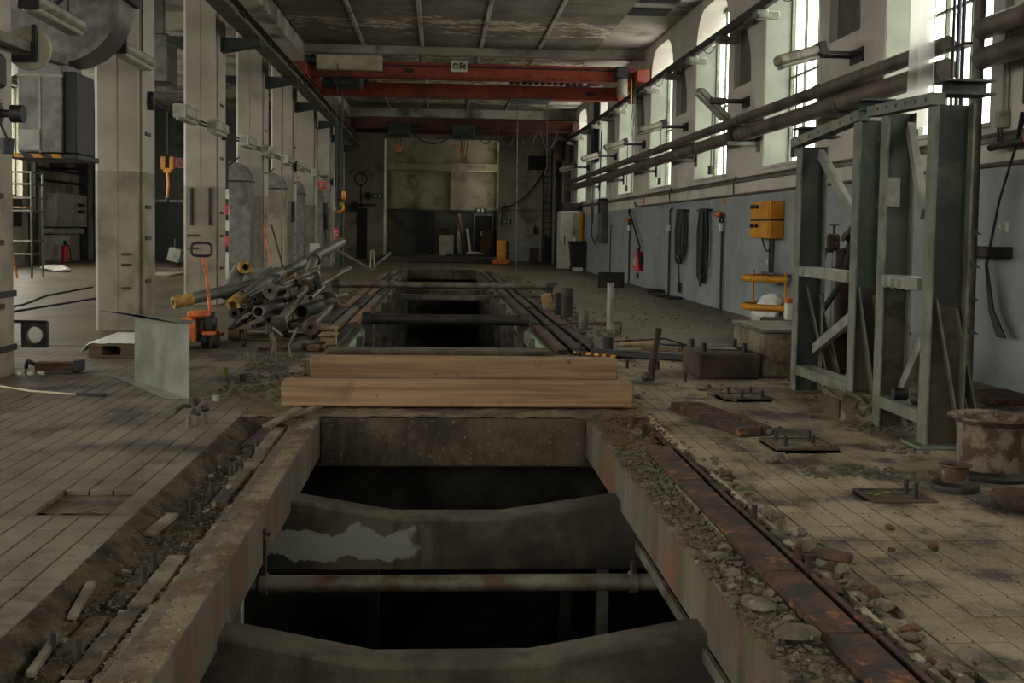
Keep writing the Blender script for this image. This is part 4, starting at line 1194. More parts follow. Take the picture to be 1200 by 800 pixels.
bolt_plate(2.29, 2.64, 5.62, 5.92, 'sunken anchor bolt plate nearest the camera with mossy edge', [(2.55, 5.82), (2.555, 5.71)], True)
# concrete blocks
t = thing('concrete_block', (2.78, 10.75, 0), 'low brown concrete block with four stub bolts on top', 'block')
box(2.50, 3.10, 10.46, 11.2, .002, .25, .02).build('block_body', 'block_dark', t)
for x, y in ((2.58, 10.62), (2.98, 10.62), (2.56, 11.05), (3.0, 11.05)):
    tube([(x, y, .24), (x, y, .34)], .026, 10).build('anchor_bolt', 'black', t)
box(2.68, 2.95, 10.75, 10.95, .25, .268, .004).build('top_plate', 'old_steel', t)
t = thing('concrete_block', (3.4, 11.1, 0), 'taller pale concrete plinth left of the green frame', 'block')
box(3.06 + .1, 3.85, 10.62, 11.7, .002, .44, .02).build('block_body', 'block_concrete', t)
box(3.14, 3.9, 10.58, 11.74, .44, .475, .01).build('top_slab', 'old_steel', t)
rb_ = random.Random(4)
vs, idx, fs = [], {}, []
nx, ny, nz = 14, 10, 6
def bv(i, j, k):
    if (i, j, k) not in idx:
        rough = .045 if j == 0 or i == nx or k == nz else .004
        x = 3.06 + .58 * i / nx; y = 8.14 + .47 * j / ny; z = .19 * k / nz
        y += .03 * math.sin(i * .9) * (1 - j / ny) * (i > 3)
        idx[i, j, k] = len(vs)
        vs.append((x + rb_.uniform(-.5, .5) * rough, y + rb_.uniform(-1, 1) * rough * (i > 2), max(z + rb_.uniform(-.5, .2) * rough, .0) if k else .0))
    return idx[i, j, k]
for i in range(nx):
    for k in range(nz):
        fs.append((bv(i, 0, k), bv(i + 1, 0, k), bv(i + 1, 0, k + 1), bv(i, 0, k + 1)))
        fs.append((bv(i + 1, ny, k), bv(i, ny, k), bv(i, ny, k + 1), bv(i + 1, ny, k + 1)))
    for j in range(ny):
        fs.append((bv(i, j, nz), bv(i + 1, j, nz), bv(i + 1, j + 1, nz), bv(i, j + 1, nz)))
for j in range(ny):
    for k in range(nz):
        fs.append((bv(0, j + 1, k), bv(0, j, k), bv(0, j, k + 1), bv(0, j + 1, k + 1)))
        fs.append((bv(nx, j, k), bv(nx, j + 1, k), bv(nx, j + 1, k + 1), bv(nx, j, k + 1)))
bo = tag(B().add(vs, fs).build('broken_block', 'block_concrete', ang=25), 'broken concrete block under the green steel frame', 'block')
box(3.045, 3.058, 8.2, 8.58, .01, .15).build('smooth_face', 'block_dark', bo)
gravel(160, (2.95, 3.6), (7.7, 8.1), .004, .006, .028, 'stone', 'rubble', 20)
gravel(60, (2.35, 2.7), (9.4, 9.9), .004, .01, .035, 'stone', 'rubble', 21)
gravel(60, (2.9, 3.2), (6.9, 7.2), .004, .006, .02, 'stone', 'rubble', 22)
# rods and pipe stubs standing on the floor
def stub(x, y, h, r, m, lab, name='pipe_stub', flange=False):
    t = thing(name, (x, y, 0), lab, 'pipe')
    ring((x, y, .0), (x, y, h), r, r * .8, 18).build('pipe_tube', m, t)
    if flange: tube([(x, y, .0), (x, y, .025)], r * 1.9, 20).build('flange', m, t)
    else: tube([(x, y, .0), (x, y, .012)], r * 1.25, 16).build('collar', 'rust_dust', t)
    return t
stub(2.445, 15.7, .68, .048, 'galv_light', 'tall thin grey pipe standing on the floor right of the far pit')
stub(2.09, 17.95, .48, .095, 'dark_steel', 'thick dark pipe stump standing beside the far pit')
stub(2.09, 15.9, .27, .072, 'old_steel', 'short grey pipe stump with a flat foot, beside the far pit', flange=True)
stub(2.0, 12.95, .165, .062, 'dark_steel', 'squat dark pipe stump behind the right end of the rear timber')
t = thing('leaning_bar', (2.02, 10.35, 0), 'crooked rusty bar standing upright in a hole past the timbers', 'bar')
tube([(2.02, 10.35, .0), (2.03, 10.35, .18), (2.055, 10.36, .32), (2.085, 10.37, .5)], .026, 10, r2=.03).build('bar_shaft', 'block_dark', t)
tube([(2.02, 10.35, .1), (2.035, 10.35, .21)], .04, 10).build('knuckle', 'rust', t)
B().rock((1.99, 10.36, .03), .08, 4, .7).build('mortar_lump', 'stone', t)
t = thing('steel_plate', (4.13, 26.6, 0), 'dark square steel plate standing on thin legs far right floor', 'plate')
box(3.82, 4.46, 26.5, 26.53, .06, .44, .004).build('plate', 'dark_steel', t)
for x in (3.95, 4.3):
    tube([(x, 26.52, .1), (x + .04, 26.5, .0)], .014, 6).build('leg', 'galv', t)
M = Matrix.Translation((1.9, 19.0, 0)) @ Matrix.Rotation(-.2, 4, 'Y')
tag(box(-.09, .09, -.06, .06, .03, .33, .01, M).build('tan_pad', 'timber_end'), 'tan tilted block beside the far pit', 'block')
tag(box(1.97, 2.1, 18.6, 18.8, .0, .36, .01).build('dark_box', 'black'), 'small black box standing behind the tan tilted block', 'box')
t = thing('striped_bar', (2.02, 12.2, 0), 'yellow and black striped bar lying behind the rear timber', 'bar')
bar((1.55, 12.55, .03), (1.95, 12.1, .03), .05, .03, .004).build('bar', 'yellow', t)
for q in range(5):
    p = Vector((1.57, 12.53, .034)).lerp(Vector((1.93, 12.12, .034)), q / 4.6)
    bar(p, p + Vector((.035, -.04, 0)), .053, .032).build('stripe', 'black', t)
tag(bar((1.75, 12.45, .04), (2.75, 11.95, .04), .12, .07, .01).build('channel_piece', 'black'), 'black channel lying beside the striped bar', 'channel')
tag(tube([(2.05, 13.05, .1), (2.7, 13.1, .14), (3.0, 13.2, .05)], .012, 6).build('bent_rod', 'rust'), 'thin rusty rod lying from the squat pipe stump', 'rod')
for k, (x, y, z, s) in enumerate(((1.80, 11.7, 0, .1), (1.95, 11.3, 0, .09), (1.6, 12.4, .0, .16), (1.75, 12.5, 0, .15), (2.32, 10.25, 0, .1), (2.25, 11.2, 0, .09), (2.5, 15.1, 0, .12))):
    tag(tube([(x, y, 0), (x, y, s)], .016, 8).build('stub_bolt', 'black'), 'black stub bolt standing out of the floor past the timbers', 'bolt', 'stub bolts past the timbers')
for k, (x, y, a, L, m_) in enumerate(((2.5, 13.6, .2, .5, 'timber_end'), (2.65, 13.0, -.5, .45, 'old_wood'), (2.3, 12.5, .9, .4, 'old_wood'), (2.85, 13.3, .1, .3, 'black'), (2.4, 16.8, .1, .8, 'old_wood'), (1.7, 23.0, .2, 1.2, 'dark_steel'), (2.3, 29, .1, 1.6, 'dark_steel'))):
    M = Matrix.Translation((x, y, .003)) @ Matrix.Rotation(a, 4, 'Z')
    tag(box(-L / 2, L / 2, -.08, .08, 0, .035 + .02 * (k % 2), .006, M).build('scrap_piece', m_), ['tan wood offcut on the floor behind the crooked bar', 'brown wood offcut behind the crooked bar', 'short brown offcut by the striped bar', 'small black scrap block behind the offcuts', 'brown slat lying beyond the tall thin pipe', 'dark scrap strip beside the far pit', 'dark mat of scrap far beside the pit'][k], 'scrap')
# pots
def pot(x, y, R_, H, lab, fl):
    t = thing('flanged_pot', (x, y, 0), lab, 'pot')
    lathe([(R_ * .9, .03), (R_ * .93, H * .5), (R_ * .93, H * .9), (R_ * 1.06, H * .95), (R_ * 1.2, H), (R_ * 1.18, H * 1.03), (R_ * .97, H * 1.0), (R_ * .84, H * .9), (R_ * .83, .06), (0, .05)], (x, y, 0), 40).build('pot_body', 'pot_iron', t)
    lathe([(R_ * .9, .0), (R_ * fl, .0), (R_ * (fl + .02), .022), (R_ * fl * .98, .035), (R_ * .9, .045)], (x, y, 0), 40).build('base_flange', 'dark_steel', t)
pot(3.265, 6.30, .205, .345, 'large rusty flanged iron pot at the right picture edge', 1.22)
pot(2.875, 5.93, .075, .14, 'small rusty flanged iron cup beside the large pot', 1.72)
t = thing('bowl_scrap', (3.05, 5.45, 0), 'rusty curved scrap piece below the large pot at picture edge', 'scrap')
lathe([(.0, .01), (.14, .015), (.2, .06), (.21, .075), (.19, .07), (.13, .03), (0, .025)], (3.06, 5.45, 0), 24).build('bowl', 'rust', t)

# ============================================================ GREEN STEEL FRAME
t = thing('test_rig', (3.32, 8.4, 0), 'tall green steel test frame of four posts at right', 'frame')
def post(x0, y0, z0, z1, w, d, web):
    zs = z0 + (.92 if z0 < .1 else .8)
    box(x0 + .012, x0 + w - .012, y0 + d * .5, y0 + d * .5 + .012, zs, z1).build('post_web', web, t)
    box(x0 + .012, x0 + w - .012, y0 + d * .5, y0 + d * .5 + .012, z0, zs).build('lower_web', 'web_dark' if y0 > 9 else 'lower_bare', t)
    for a in (x0, x0 + w - .014):
        box(a, a + .014, y0, y0 + d, z0, z1, .002).build('post_flange', 'steel_edge_lit', t)
post(3.205, 9.74, 0, 2.19, .245, .13, 'web_dark')
post(3.165, 8.26, .205, 2.28, .225, .13, 'web_worn')
post(3.235, 7.90, 0, 2.30, .215, .13, 'web_worn')
post(3.225, 7.08, .022, 2.27, .255, .14, 'green_paint')
box(3.16, 3.52, 7.03, 7.34, .002, .022, .003).build('foot_plate', 'green_worn', t)
box(3.26, 3.36, 7.945, 7.958, 1.62, 1.83).build('cut_out_plate', 'galv_light', t)
# top ties, mid ties, low ties, diagonals along each bay
def tie(p, q, w, h, m='steel_edge_lit', name='tie_bar'): return bar(p, q, w, h, .003).build(name, m, t)
for (ya, za), (yb, zb), xo in (((9.72, 2.22), (8.26, 2.31), 3.19), ((8.05, 2.33), (7.08, 2.30), 3.23)):
    tb = tie((xo, ya + .13, za), (xo, yb, zb), .10, .08, 'green_worn')
    for q in range(6):
        f_ = (q + .5) / 6
        y = ya + (yb - ya) * f_; z = za + (zb - za) * f_
        tube([(xo - .053, y, z), (xo - .046, y, z)], .014, 8).build('bolt_hole', 'black', tb)
for (ya, xa), (yb, xb) in (((9.72, 3.21), (8.42, 3.155)), ((7.92, 3.24), (7.30, 3.23))):
    mb = tie((xa + .06, ya, 1.08), (xb + .06, yb, 1.08), .13, .085, 'galv_light', 'notched_bar')
    for q in range(5):
        y = ya + (yb - ya) * (q + .5) / 5
        box(xa - .012, xa - .002, y - .04, y + .02, 1.03, 1.10, .003).build('notch_lug', 'green_worn', mb)
tie((3.29, 9.74, .19), (3.24, 8.38, .22), .16, .085)
tie((3.31, 7.92, .19), (3.30, 7.22, .19), .16, .085)
tie((3.37, 9.70, 2.12), (3.25, 8.45, 1.50), .05, .09, 'galv_light', 'diagonal')
tie((3.37, 9.72, .38), (3.25, 8.42, .80), .05, .09, 'galv_light', 'diagonal')
tie((3.42, 7.95, 2.2), (3.27, 7.32, 1.55), .05, .10, 'galv_light', 'diagonal')
tie((3.42, 7.95, .25), (3.28, 7.30, .68), .05, .10, 'galv_light', 'diagonal')
# inclined stays of channel section at the foot of the posts
for (x, y, zt, xe, w) in ((3.35, 7.16, .96, 3.56, .14), (3.26, 8.3, .98, 3.40, .13), (3.36, 9.8, .9, 3.6, .12)):
    z0 = .18 if abs(y - 8.3) < .1 else .0
    for dy in (0, .012):
        pass
    bar((x, y + .1, zt), (xe, y + .1, z0 + .01), .012, w, 0, (1, 0, 0)).build('stay_web', 'block_dark', t)
    for s in (-1, 1):
        bar((x + s * w / 2, y, zt - s * .03), (xe + s * w / 2, y, z0 + .01), .10, .014, 0, (1, 0, 0)).build('stay_flange', 'steel_edge_lit', t)
# lying beam stubs on the post heads
def lying(x0, x1, y, z0, h):
    b = box(x0, x1, y, y + .22, z0, z0 + .014).box(x0, x1, y, y + .22, z0 + h - .014, z0 + h).box(x0 + .01, x1 - .01, y + .1, y + .112, z0 + .014, z0 + h - .014)
    b.build('head_beam', 'green_paint', t)
lying(3.28, 3.60, 7.06, 2.33, .10)
lying(3.16, 3.42, 8.22, 2.345, .09)
lying(2.98 + .2, 3.55, 9.7, 2.27, .09)
# rear row posts, mostly hidden
b = box(3.66, 3.674, 7.9, 8.1, 0, 2.2).box(3.86, 3.874, 7.9, 8.1, 0, 2.2).box(3.674, 3.86, 7.99, 8.0, 0, 2.2)
for q in range(4):
    z = 1.42 - .22 * q
    prism([(3.479, z), (3.58, z), (3.479, z + .07)], 'y', 7.12, 7.18).build('gusset', 'green_paint', t)
b = None
# valve scrap lying on the low tie
o = thing('coupling_scrap', (3.31, 7.6, .235), 'black hose couplings lying on the low tie of the green frame', 'coupling')
tube([(3.26, 7.72, .275), (3.36, 7.72, .275)], .042, 14).build('coupling', 'black', o)
tube([(3.32, 7.5, .272), (3.36, 7.4, .272)], .04, 14).build('coupling', 'dark_steel', o)

# ============================================================ LEFT SIDE THINGS
# standing bent sheet
t = thing('bent_sheet', (-2.4, 9.7, 0), 'grey bent sheet metal standing on the left tiles, folded top and bottom', 'sheet')
A, Bq = Vector((-2.73, 10.16, 0)), Vector((-2.005, 9.07, 0))
d = (Bq - A).normalized(); nrm = Vector((-d.y, d.x, 0))
if nrm.y < 0: nrm = -nrm
def sheet(p0, p1, p2, p3, th, name):
    n = (p1 - p0).cross(p3 - p0).normalized() * th
    B().add([p0, p1, p2, p3, p0 + n, p1 + n, p2 + n, p3 + n], [(0, 1, 2, 3), (7, 6, 5, 4), (0, 4, 5, 1), (1, 5, 6, 2), (2, 6, 7, 3), (3, 7, 4, 0)]).build(name, 'sheet_metal', t)
up = Vector((0, 0, .60))
sheet(A, Bq, Bq + up, A + up, .004, 'web_sheet')
F1, F2 = Vector((-3.06, 10.5, 0)), Vector((-2.19, 9.06, 0))
lift = Vector((0, 0, .004))
sheet(A + lift, Bq + lift, F2 + lift, F1 + lift, -.004, 'bottom_flange')
sheet(A + up, Bq + up, Bq + up + Vector((-.05, .42, .0)), A + up + Vector((-.44, .40, .0)), -.004, 'top_flange')
# pallet with a white sheet
def pallet(name, x, y, rz, lab, cat='pallet', wrap=False, L=1.2, Wd=.8):
    t = thing(name, (x, y, 0), lab, cat)
    M = Matrix.Translation((x, y, 0)) @ Matrix.Rotation(rz, 4, 'Z')
    m_ = 'old_wood'
    for q in (-1, 0, 1):
        for s in (-1, 0, 1):
            box(s * (L / 2 - .07) - .07, s * (L / 2 - .07) + .07, q * (Wd / 2 - .05) - .05, q * (Wd / 2 - .05) + .05, .022, .10, .003, M).build('block', m_, t)
        box(-L / 2, L / 2, q * (Wd / 2 - .05) - .05, q * (Wd / 2 - .05) + .05, .002, .022, .003, M).build('bottom_board', m_, t)
    for s in (-1, 0, 1):
        box(s * (L / 2 - .07) - .07, s * (L / 2 - .07) + .07, -Wd / 2, Wd / 2, .10, .122, .003, M).build('cross_board', m_, t)
    for q in range(5):
        yy = -Wd / 2 + .06 + q * (Wd - .12) / 4
        box(-L / 2, L / 2, yy - .06, yy + .06, .122, .144, .003, M).build('top_board', m_, t)
    return t, M
t, M = pallet('wooden_pallet', -3.30, 12.52, .03, 'flat wooden pallet lying before the third pillar', L=.8, Wd=1.2)
rnd = random.Random(3)
b = B(); vs, fs = [], []
nx, ny = 18, 12
for j in range(ny + 1):
    for i in range(nx + 1):
        x = -.55 + .95 * i / nx; y = -.61 + 1.22 * j / ny
        z = .150 + rnd.uniform(0, .010)
        if x < -.41: z = .15 - (-.41 - x) * .8 + rnd.uniform(0, .03); x = -.41 + (x + .41) * .5
        vs.append(M @ Vector((x, y, z)))
fs = [(j * (nx + 1) + i, j * (nx + 1) + i + 1, (j + 1) * (nx + 1) + i + 1, (j + 1) * (nx + 1) + i) for j in range(ny) for i in range(nx)]
o = b.add(vs, fs).build('plastic_sheet', 'white_plastic')
md = o.modifiers.new('thick', 'SOLIDIFY'); md.thickness = .004
tag(o, 'crumpled white plastic sheet covering the pallet, hanging over its left end', 'sheet')
# pallet jack
J = thing('pallet_truck', (-2.7, 13.0, 0), 'worn orange hand pallet truck with loop handle, beside the pipe heap', 'pallet truck')
tube([(-2.63, 12.95, .40), (-2.66, 12.93, .8), (-2.70, 12.9, 1.06)], .018, 10).build('tiller', 'orange', J)
lp = []
for q in range(24):
    a = 2 * PI * q / 24
    cx, cz_ = math.cos(a), math.sin(a)
    lp.append((-2.715 + .115 * math.copysign(abs(cx) ** .6, cx), 12.89, 1.135 + .075 * math.copysign(abs(cz_) ** .6, cz_)))
tube(lp + lp[:1], .016, 8, cap=False).build('loop_handle', 'black', J)
box(-2.88, -2.76, 12.74, 13.05, .08, .345, .012).build('chassis_side', 'orange', J)
box(-2.78, -2.66, 12.86, 13.05, .10, .34, .012).build('chassis_front', 'rust', J)
box(-2.86, -2.60, 12.80, 13.02, .36, .43, .02).build('top_bracket', 'orange', J)
box(-2.92, -2.8, 12.76, 12.9, .335, .36, .006).build('bracket_lip', 'orange', J)
tube([(-2.62, 12.9, .12), (-2.62, 12.9, .42)], .055, 14).build('pump', 'black', J)
box(-2.69, -2.55, 12.84, 12.97, .20, .38, .03).build('pump_housing', 'black', J)
box(-2.70, -2.54, 12.82, 13.0, .15, .20, .01).build('axle_fork', 'orange', J)
for x in (-2.67, -2.555):
    w = tube([(x - .03, 12.9, .102), (x + .03, 12.9, .102)], .10, 22).build('wheel', 'rubber', J)
    tube([(x - .033, 12.9, .102), (x + .033, 12.9, .102)], .045, 14).build('hub', 'old_steel', w)
box(-2.88, -2.76, 13.04, 13.85, .06, .105, .01).build('fork_arm', 'orange', J)
box(-2.74, -2.64, 13.06, 13.85, .06, .105, .01).build('fork_arm', 'orange', J)

# heap of old pipes on a pallet
P1, _ = pallet('wooden_pallet', -2.02, 14.3, .05, 'wooden pallet carrying the heap of old pipes')
pg = 'old pipes heaped on the pallet'
def pipe(p, q, r, m, lab, fl=None, bore=True, lag=False, name='scrap_pipe', extra=None):
    p, q = Vector(p), Vector(q)
    t = thing(name, tuple(p), lab, 'pipe', pg)
    if bore: ring(p, q, r, r * .72, 18).build('pipe_tube', m, t)
    else: tube([p, q], r, 18).build('pipe_tube', m, t)
    d = (q - p).normalized()
    if fl:
        for e, s in ((p, 1), (q, -1)):
            f = ring(e, e + d * s * .025, r * fl, r * .6, 24).build('flange', m, t)
            a = Vector((0, 0, 1)); x = d.cross(a).normalized(); y = d.cross(x)
            bb = B()
            for k in range(8):
                c = e + (x * math.cos(k * PI / 4) + y * math.sin(k * PI / 4)) * r * (fl + 1) / 2
                bb.tube([c - d * s * .006, c + d * s * .034], r * .09, 6)
            bb.build('flange_bolts', 'dark_steel', f, kind='stuff')
            if fl > 2.5: break
    if lag:
        ring(p - d * .02, p + d * .22, r * 1.04, r * .55, 14).build('torn_lagging', 'insul', t)
    return t
pipe((-3.17, 13.55, .48), (-2.05, 14.3, .74), .072, 'jacket', 'long lagged pipe jutting left from the heap over the pallet truck', lag=True)
pipe((-2.20, 14.75, .72), (-1.42, 16.2, 1.20), .075, 'jacket', 'long grey tube slanting up to the right out of the heap', lag=True)
pipe((-2.46, 13.5, .46), (-2.08, 14.5, .80), .095, 'jacket', 'fat lagged pipe with torn yellow lagging in the middle of the heap', lag=True)
pipe((-2.66, 13.95, .52), (-2.48, 14.15, .90), .085, 'jacket', 'lagged elbow piece standing up at the left of the heap')
pipe((-2.40, 13.95, .90), (-2.56, 14.4, .86), .08, 'dark_steel', 'short lagged stump with yellow torn end on top of the heap', lag=True)
pipe((-2.02, 13.4, .64), (-1.62, 14.5, .76), .047, 'pipe_iron', 'flanged pipe facing the camera high in the heap', fl=2.1)
pipe((-1.92, 13.62, .70), (-1.58, 14.6, .86), .030, 'pipe_iron', 'thin straight pipe beside the high flanged pipe')
pipe((-1.47, 12.80, .26), (-1.30, 13.7, .46), .042, 'pipe_iron', 'flanged pipe leaning at the right front of the heap, flange low', fl=2.3)
pipe((-1.86, 13.05, .27), (-1.66, 14.0, .66), .056, 'pipe_iron', 'thick ribbed pipe with blind flange leaning down the front of the heap', fl=1.9, bore=False)
pipe((-2.13, 13.25, .40), (-1.95, 14.4, .43), .075, 'galv', 'wide short pale pipe mouth under the flanged pipe')
pipe((-2.40, 13.2, .38), (-2.3, 14.4, .40), .045, 'dark_steel', 'dark thick walled pipe mouth low at the left of the heap', fl=1.5)
pipe((-1.98, 13.1, .32), (-1.9, 14.4, .34), .05, 'dark_steel', 'dark pipe mouth low at the centre of the heap', fl=1.3)
pipe((-1.66, 13.6, .38), (-1.5, 14.5, .40), .09, 'dark_steel', 'dark wide drum like pipe end at the right of the heap')
pipe((-1.52, 14.0, .66), (-1.18, 14.8, .88), .036, 'pipe_iron', 'slim grey pipe pointing up to the right at the heap end')
pipe((-1.72, 14.6, .72), (-1.68, 15.1, .98), .062, 'pipe_iron', 'short upright pipe with clamp at the back of the heap', fl=1.5)
pipe((-1.36, 14.0, .52), (-1.2, 14.4, .55), .032, 'pipe_iron', 'short flanged pipe at the far right of the heap', fl=2.9)
pipe((-1.52, 14.0, .78), (-1.50, 14.03, .58), .04, 'black', 'short black upright pipe end at the right of the heap')
pipe((-1.78, 13.9, .72), (-1.42, 14.4, .56), .045, 'dark_steel', 'dark bent pipe piece lying across the right of the heap')
for k, (x, z, l_, r_) in enumerate(((-2.30, .46, .8, .026), (-2.24, .33, 1.0, .024), (-2.28, .56, .9, .03), (-2.36, .62, .7, .026), (-2.18, .54, .8, .032), (-2.08, .26, 1.1, .026), (-1.8, .22, 1.0, .028), (-1.58, .24, .9, .026), (-2.45, .20, 1.1, .026), (-1.90, .22, 1.0, .032), (-1.84, .52, 1.0, .032), (-1.55, .55, .9, .034), (-2.2, .22, 1.0, .03), (-2.34, .27, .9, .024), (-1.72, .56, .8, .028), (-2.06, .52, .9, .028))):
    pipe((x, 13.30 + .07 * (k % 4), z), (x + .22 - .05 * (k % 4), 13.4 + l_, z + .05 * (k % 3)), r_, ('pipe_iron', 'dark_steel', 'galv')[k % 3], 'thin iron pipe end poking out of the front of the heap')
pipe((-2.4, 12.85, .23), (-2.0, 14.1, .80), .014, 'dark_steel', 'thin dark bar leaning across the front of the heap', bore=False)
pipe((-2.36, 13.6, .60), (-2.08, 13.9, .90), .018, 'galv', 'thin grey rod rising to the right in front of the heap', bore=False)
pipe((-2.24, 13.2, .28), (-2.0, 13.6, .62), .012, 'rust', 'thin rusty rod in front of the heap', bore=False)
tag(B().box(-2.62, -2.12, 14.8, 14.95, .80, .85, .004).build('sheet_strip', 'galv_light'), 'pale steel strip lying behind the heap top', 'strip')
t = thing('drain_valve', (-2.38, 14.0, .86), 'small valve with a round handle standing on the lagged pipe', 'valve', pg)
tube([(-2.38, 14.0, .80), (-2.38, 14.0, .93)], .022, 8).build('valve_stem', 'dark_steel', t)
tube([(-2.38, 14.0, .93), (-2.38, 14.0, .96)], .04, 12).build('valve_cap', 'rust', t)
t = thing('trolley_castor', (-2.24, 13.0, 0), 'small iron castor wheel under the front of the pipe heap', 'castor')
tube([(-2.27, 13.0, .058), (-2.23, 13.0, .058)], .056, 16).build('wheel', 'black', t)
box(-2.28, -2.22, 12.98, 13.02, .09, .16, .004).build('castor_fork', 'dark_steel', t)
for k, (x, y, z) in enumerate(((-1.38, 13.75, .02), (-1.30, 12.95, .02))):
    t = thing('wooden_block', (x, y, 0), ['pale wooden block at the far right corner of the pipe heap', 'pale wooden block under the low flange of the heap'][k], 'block')
    box(x - .06, x + .12, y - .06, y + .06, .002, .16, .006).build('block_body', 'timber_end', t)
    box(x - .07, x + .13, y - .16, y + .16, .16, .182, .004).build('top_board', 'timber_end', t)
M = Matrix
# standing frame of orange rods behind the heap
t = thing('rod_frame', (-2.45, 17, 0), 'narrow orange rod frame leaning behind the pipe heap', 'frame')
tube([(-2.66, 17.0, 1.42), (-2.42, 16.9, .3), (-2.40, 16.9, .0)], .014, 6).build('rod', 'orange', t)
tube([(-2.54, 17.0, 1.44), (-2.24, 16.9, .4), (-2.2, 16.9, 0)], .014, 6).build('rod', 'rust', t)
tube([(-2.66, 17.0, 1.42), (-2.54, 17.0, 1.44)], .014, 6).build('cross_rod', 'orange', t)
# small fittings around the left edge of the pit
t = thing('conduit_stub', (-1.93, 12.6, 0), 'dark conduit stubs rising from the floor before the pipe heap', 'conduit')
tube([(-1.87, 12.55, 0), (-1.87, 12.55, .31)], .016, 8).build('stub', 'black', t)
tube([(-1.80, 12.2, 0), (-1.80, 12.3, .12), (-1.84, 12.3, .24)], .024, 8).build('stub', 'old_steel', t)
tube([(-1.93, 12.6, .2), (-1.93, 12.6, .30)], .014, 8).build('stub', 'old_steel', t)
tube([(-1.86, 12.55, .28), (-1.72, 12.4, .2)], .014, 6).build('stub', 'galv', t)
tag(tube([(-1.55, 12.3, .30), (-1.63, 12.2, .12), (-1.58, 12.0, .0)], .013, 6).build('bent_tube', 'old_steel'), 'thin bright bent tube rising by the bearer strips', 'tube')
tag(B().box(-1.55, -1.30, 12.85, 13.0, .06, .10, .02).build('coil_scrap', 'old_steel'), 'pale scrap lying on the bearer strips by the heap', 'scrap')
for k, (x, y) in enumerate(((-2.08, 11.9), (-2.0, 11.85), (-1.93, 11.8), (-2.15, 10.75), (-2.02, 10.6), (-1.95, 10.35))):
    tag(tube([(x, y, 0), (x, y, .06 + .02 * (k % 3))], .016 if k < 3 else .012, 8).build('stub_bolt', 'old_steel' if k < 3 else 'green_moss'), 'small stub bolt standing in the left tiles before the pipe heap', 'bolt', 'stub bolts before the pipe heap')
tag(tube([(-1.78, 9.0, 0), (-1.78, 9.0, .045)], .028, 10).build('stub_bolt', 'galv_light'), 'single pale nut on the tiles right of the bent sheet', 'nut')
tag(tube([(-1.75, 10.05, 0), (-1.75, 10.05, .08)], .035, 10).build('stub_bolt', 'black'), 'thick black stub on the tiles by the end of the trench', 'bolt')
tag(bar((-2.05, 12.75, .01), (-1.5, 12.9, .02), .12, .05, .01).build('channel_piece', 'rust'), 'rusty flat channel lying before the pipe heap', 'channel')
# valve piece on the tiles
t = thing('valve_piece', (-1.71, 7.9, 0), 'small brass coloured valve piece with hooked lever on the left tiles', 'valve')
for x, y in ((-1.745, 7.86), (-1.69, 7.84), (-1.64, 7.93)):
    tube([(x, y, 0), (x, y, .075)], .016, 10).build('foot_pipe', 'block_concrete', t)
B().rock((-1.70, 7.88, .10), .055, 6, .8).build('valve_body', 'pipe_iron', t)
tube([(-1.71, 7.88, .12), (-1.71, 7.88, .175)], .026, 12).build('valve_neck', 'dark_steel', t)
tube([(-1.73, 7.88, .16), (-1.70, 7.88, .185), (-1.67, 7.88, .165)], .02, 8).build('valve_cap', 'rust', t)
tube([(-1.72, 7.88, .135), (-1.78, 7.87, .14), (-1.825, 7.86, .115), (-1.835, 7.86, .085)], .014, 8).build('lever', 'dark_steel', t)
tube([(-1.66, 7.9, .11), (-1.615, 7.9, .125)], .025, 10).build('side_outlet', 'dark_steel', t)
# tool and hose by the first pillar
tag(tube([(-3.92, 10.15, .16), (-3.9, 9.95, .08), (-3.75, 9.65, .02), (-3.4, 9.42, .011), (-2.95, 9.22, .011)], .009, 8).build('grey_hose', 'crane_white'), 'pale grey hose curving over the tiles from the edge pillar', 'hose')
tag(bar((-2.95, 9.22, .016), (-2.7, 9.18, .016), .03, .02, .005).build('hose_end', 'black'), 'black end piece lying beyond the pale hose', 'hose end')
t = thing('cutting_tool', (-3.7, 10.7, 0), 'dark red tool with black wires lying behind the edge pillar', 'tool')
box(-3.78, -3.40, 10.62, 10.76, .015, .10, .01).build('tool_body', 'stone_rust', t)
box(-3.43, -3.36, 10.60, 10.78, .01, .12, .01).build('tool_head', 'black', t)
tube([(-3.78, 10.7, .06), (-3.84, 10.62, .12), (-3.88, 10.7, .08), (-3.92, 10.8, .03)], .02, 8).build('wire', 'black', t)
for q in range(5):
    B().rock((-3.84 + .05 * q, 10.4 + .05 * (q % 2), .03), .04, q + 60, .6, 0).build('plug', ('white', 'black')[q % 2], t)
t = thing('holed_plate', (-3.9, 11.0, .2), 'square dark plate with a round hole hung on an arm from the edge pillar', 'plate')
ang = [2 * PI * q / 32 for q in range(32)]
vs = []; fs = []
for yy in (10.98, 11.03):
    for a in ang: vs.append((-3.905 + .078 * math.cos(a), yy, .325 + .078 * math.sin(a)))
    for a in ang:
        k = .125 / max(abs(math.cos(a)), abs(math.sin(a)))
        vs.append((-3.905 + k * math.cos(a), yy, .325 + k * math.sin(a)))
for q in range(32):
    r_ = (q + 1) % 32
    fs += [(q, r_, 32 + r_, 32 + q), (64 + q, 96 + q, 96 + r_, 64 + r_), (q, 64 + q, 64 + r_, r_), (32 + q, 32 + r_, 96 + r_, 96 + q)]
B().add(vs, fs).build('plate', 'dark_steel', t)
ring((-3.905, 10.975, .325), (-3.905, 11.035, .325), .084, .078, 28).build('hole_lip', 'old_steel', t)
bar((-4.3, 11.0, .455), (-3.79, 11.0, .45), .04, .03, .004).build('arm', 'black', t)
bar((-4.28, 11.0, .46), (-4.3, 10.63, .46), .03, .03, .004).build('arm', 'black', t)
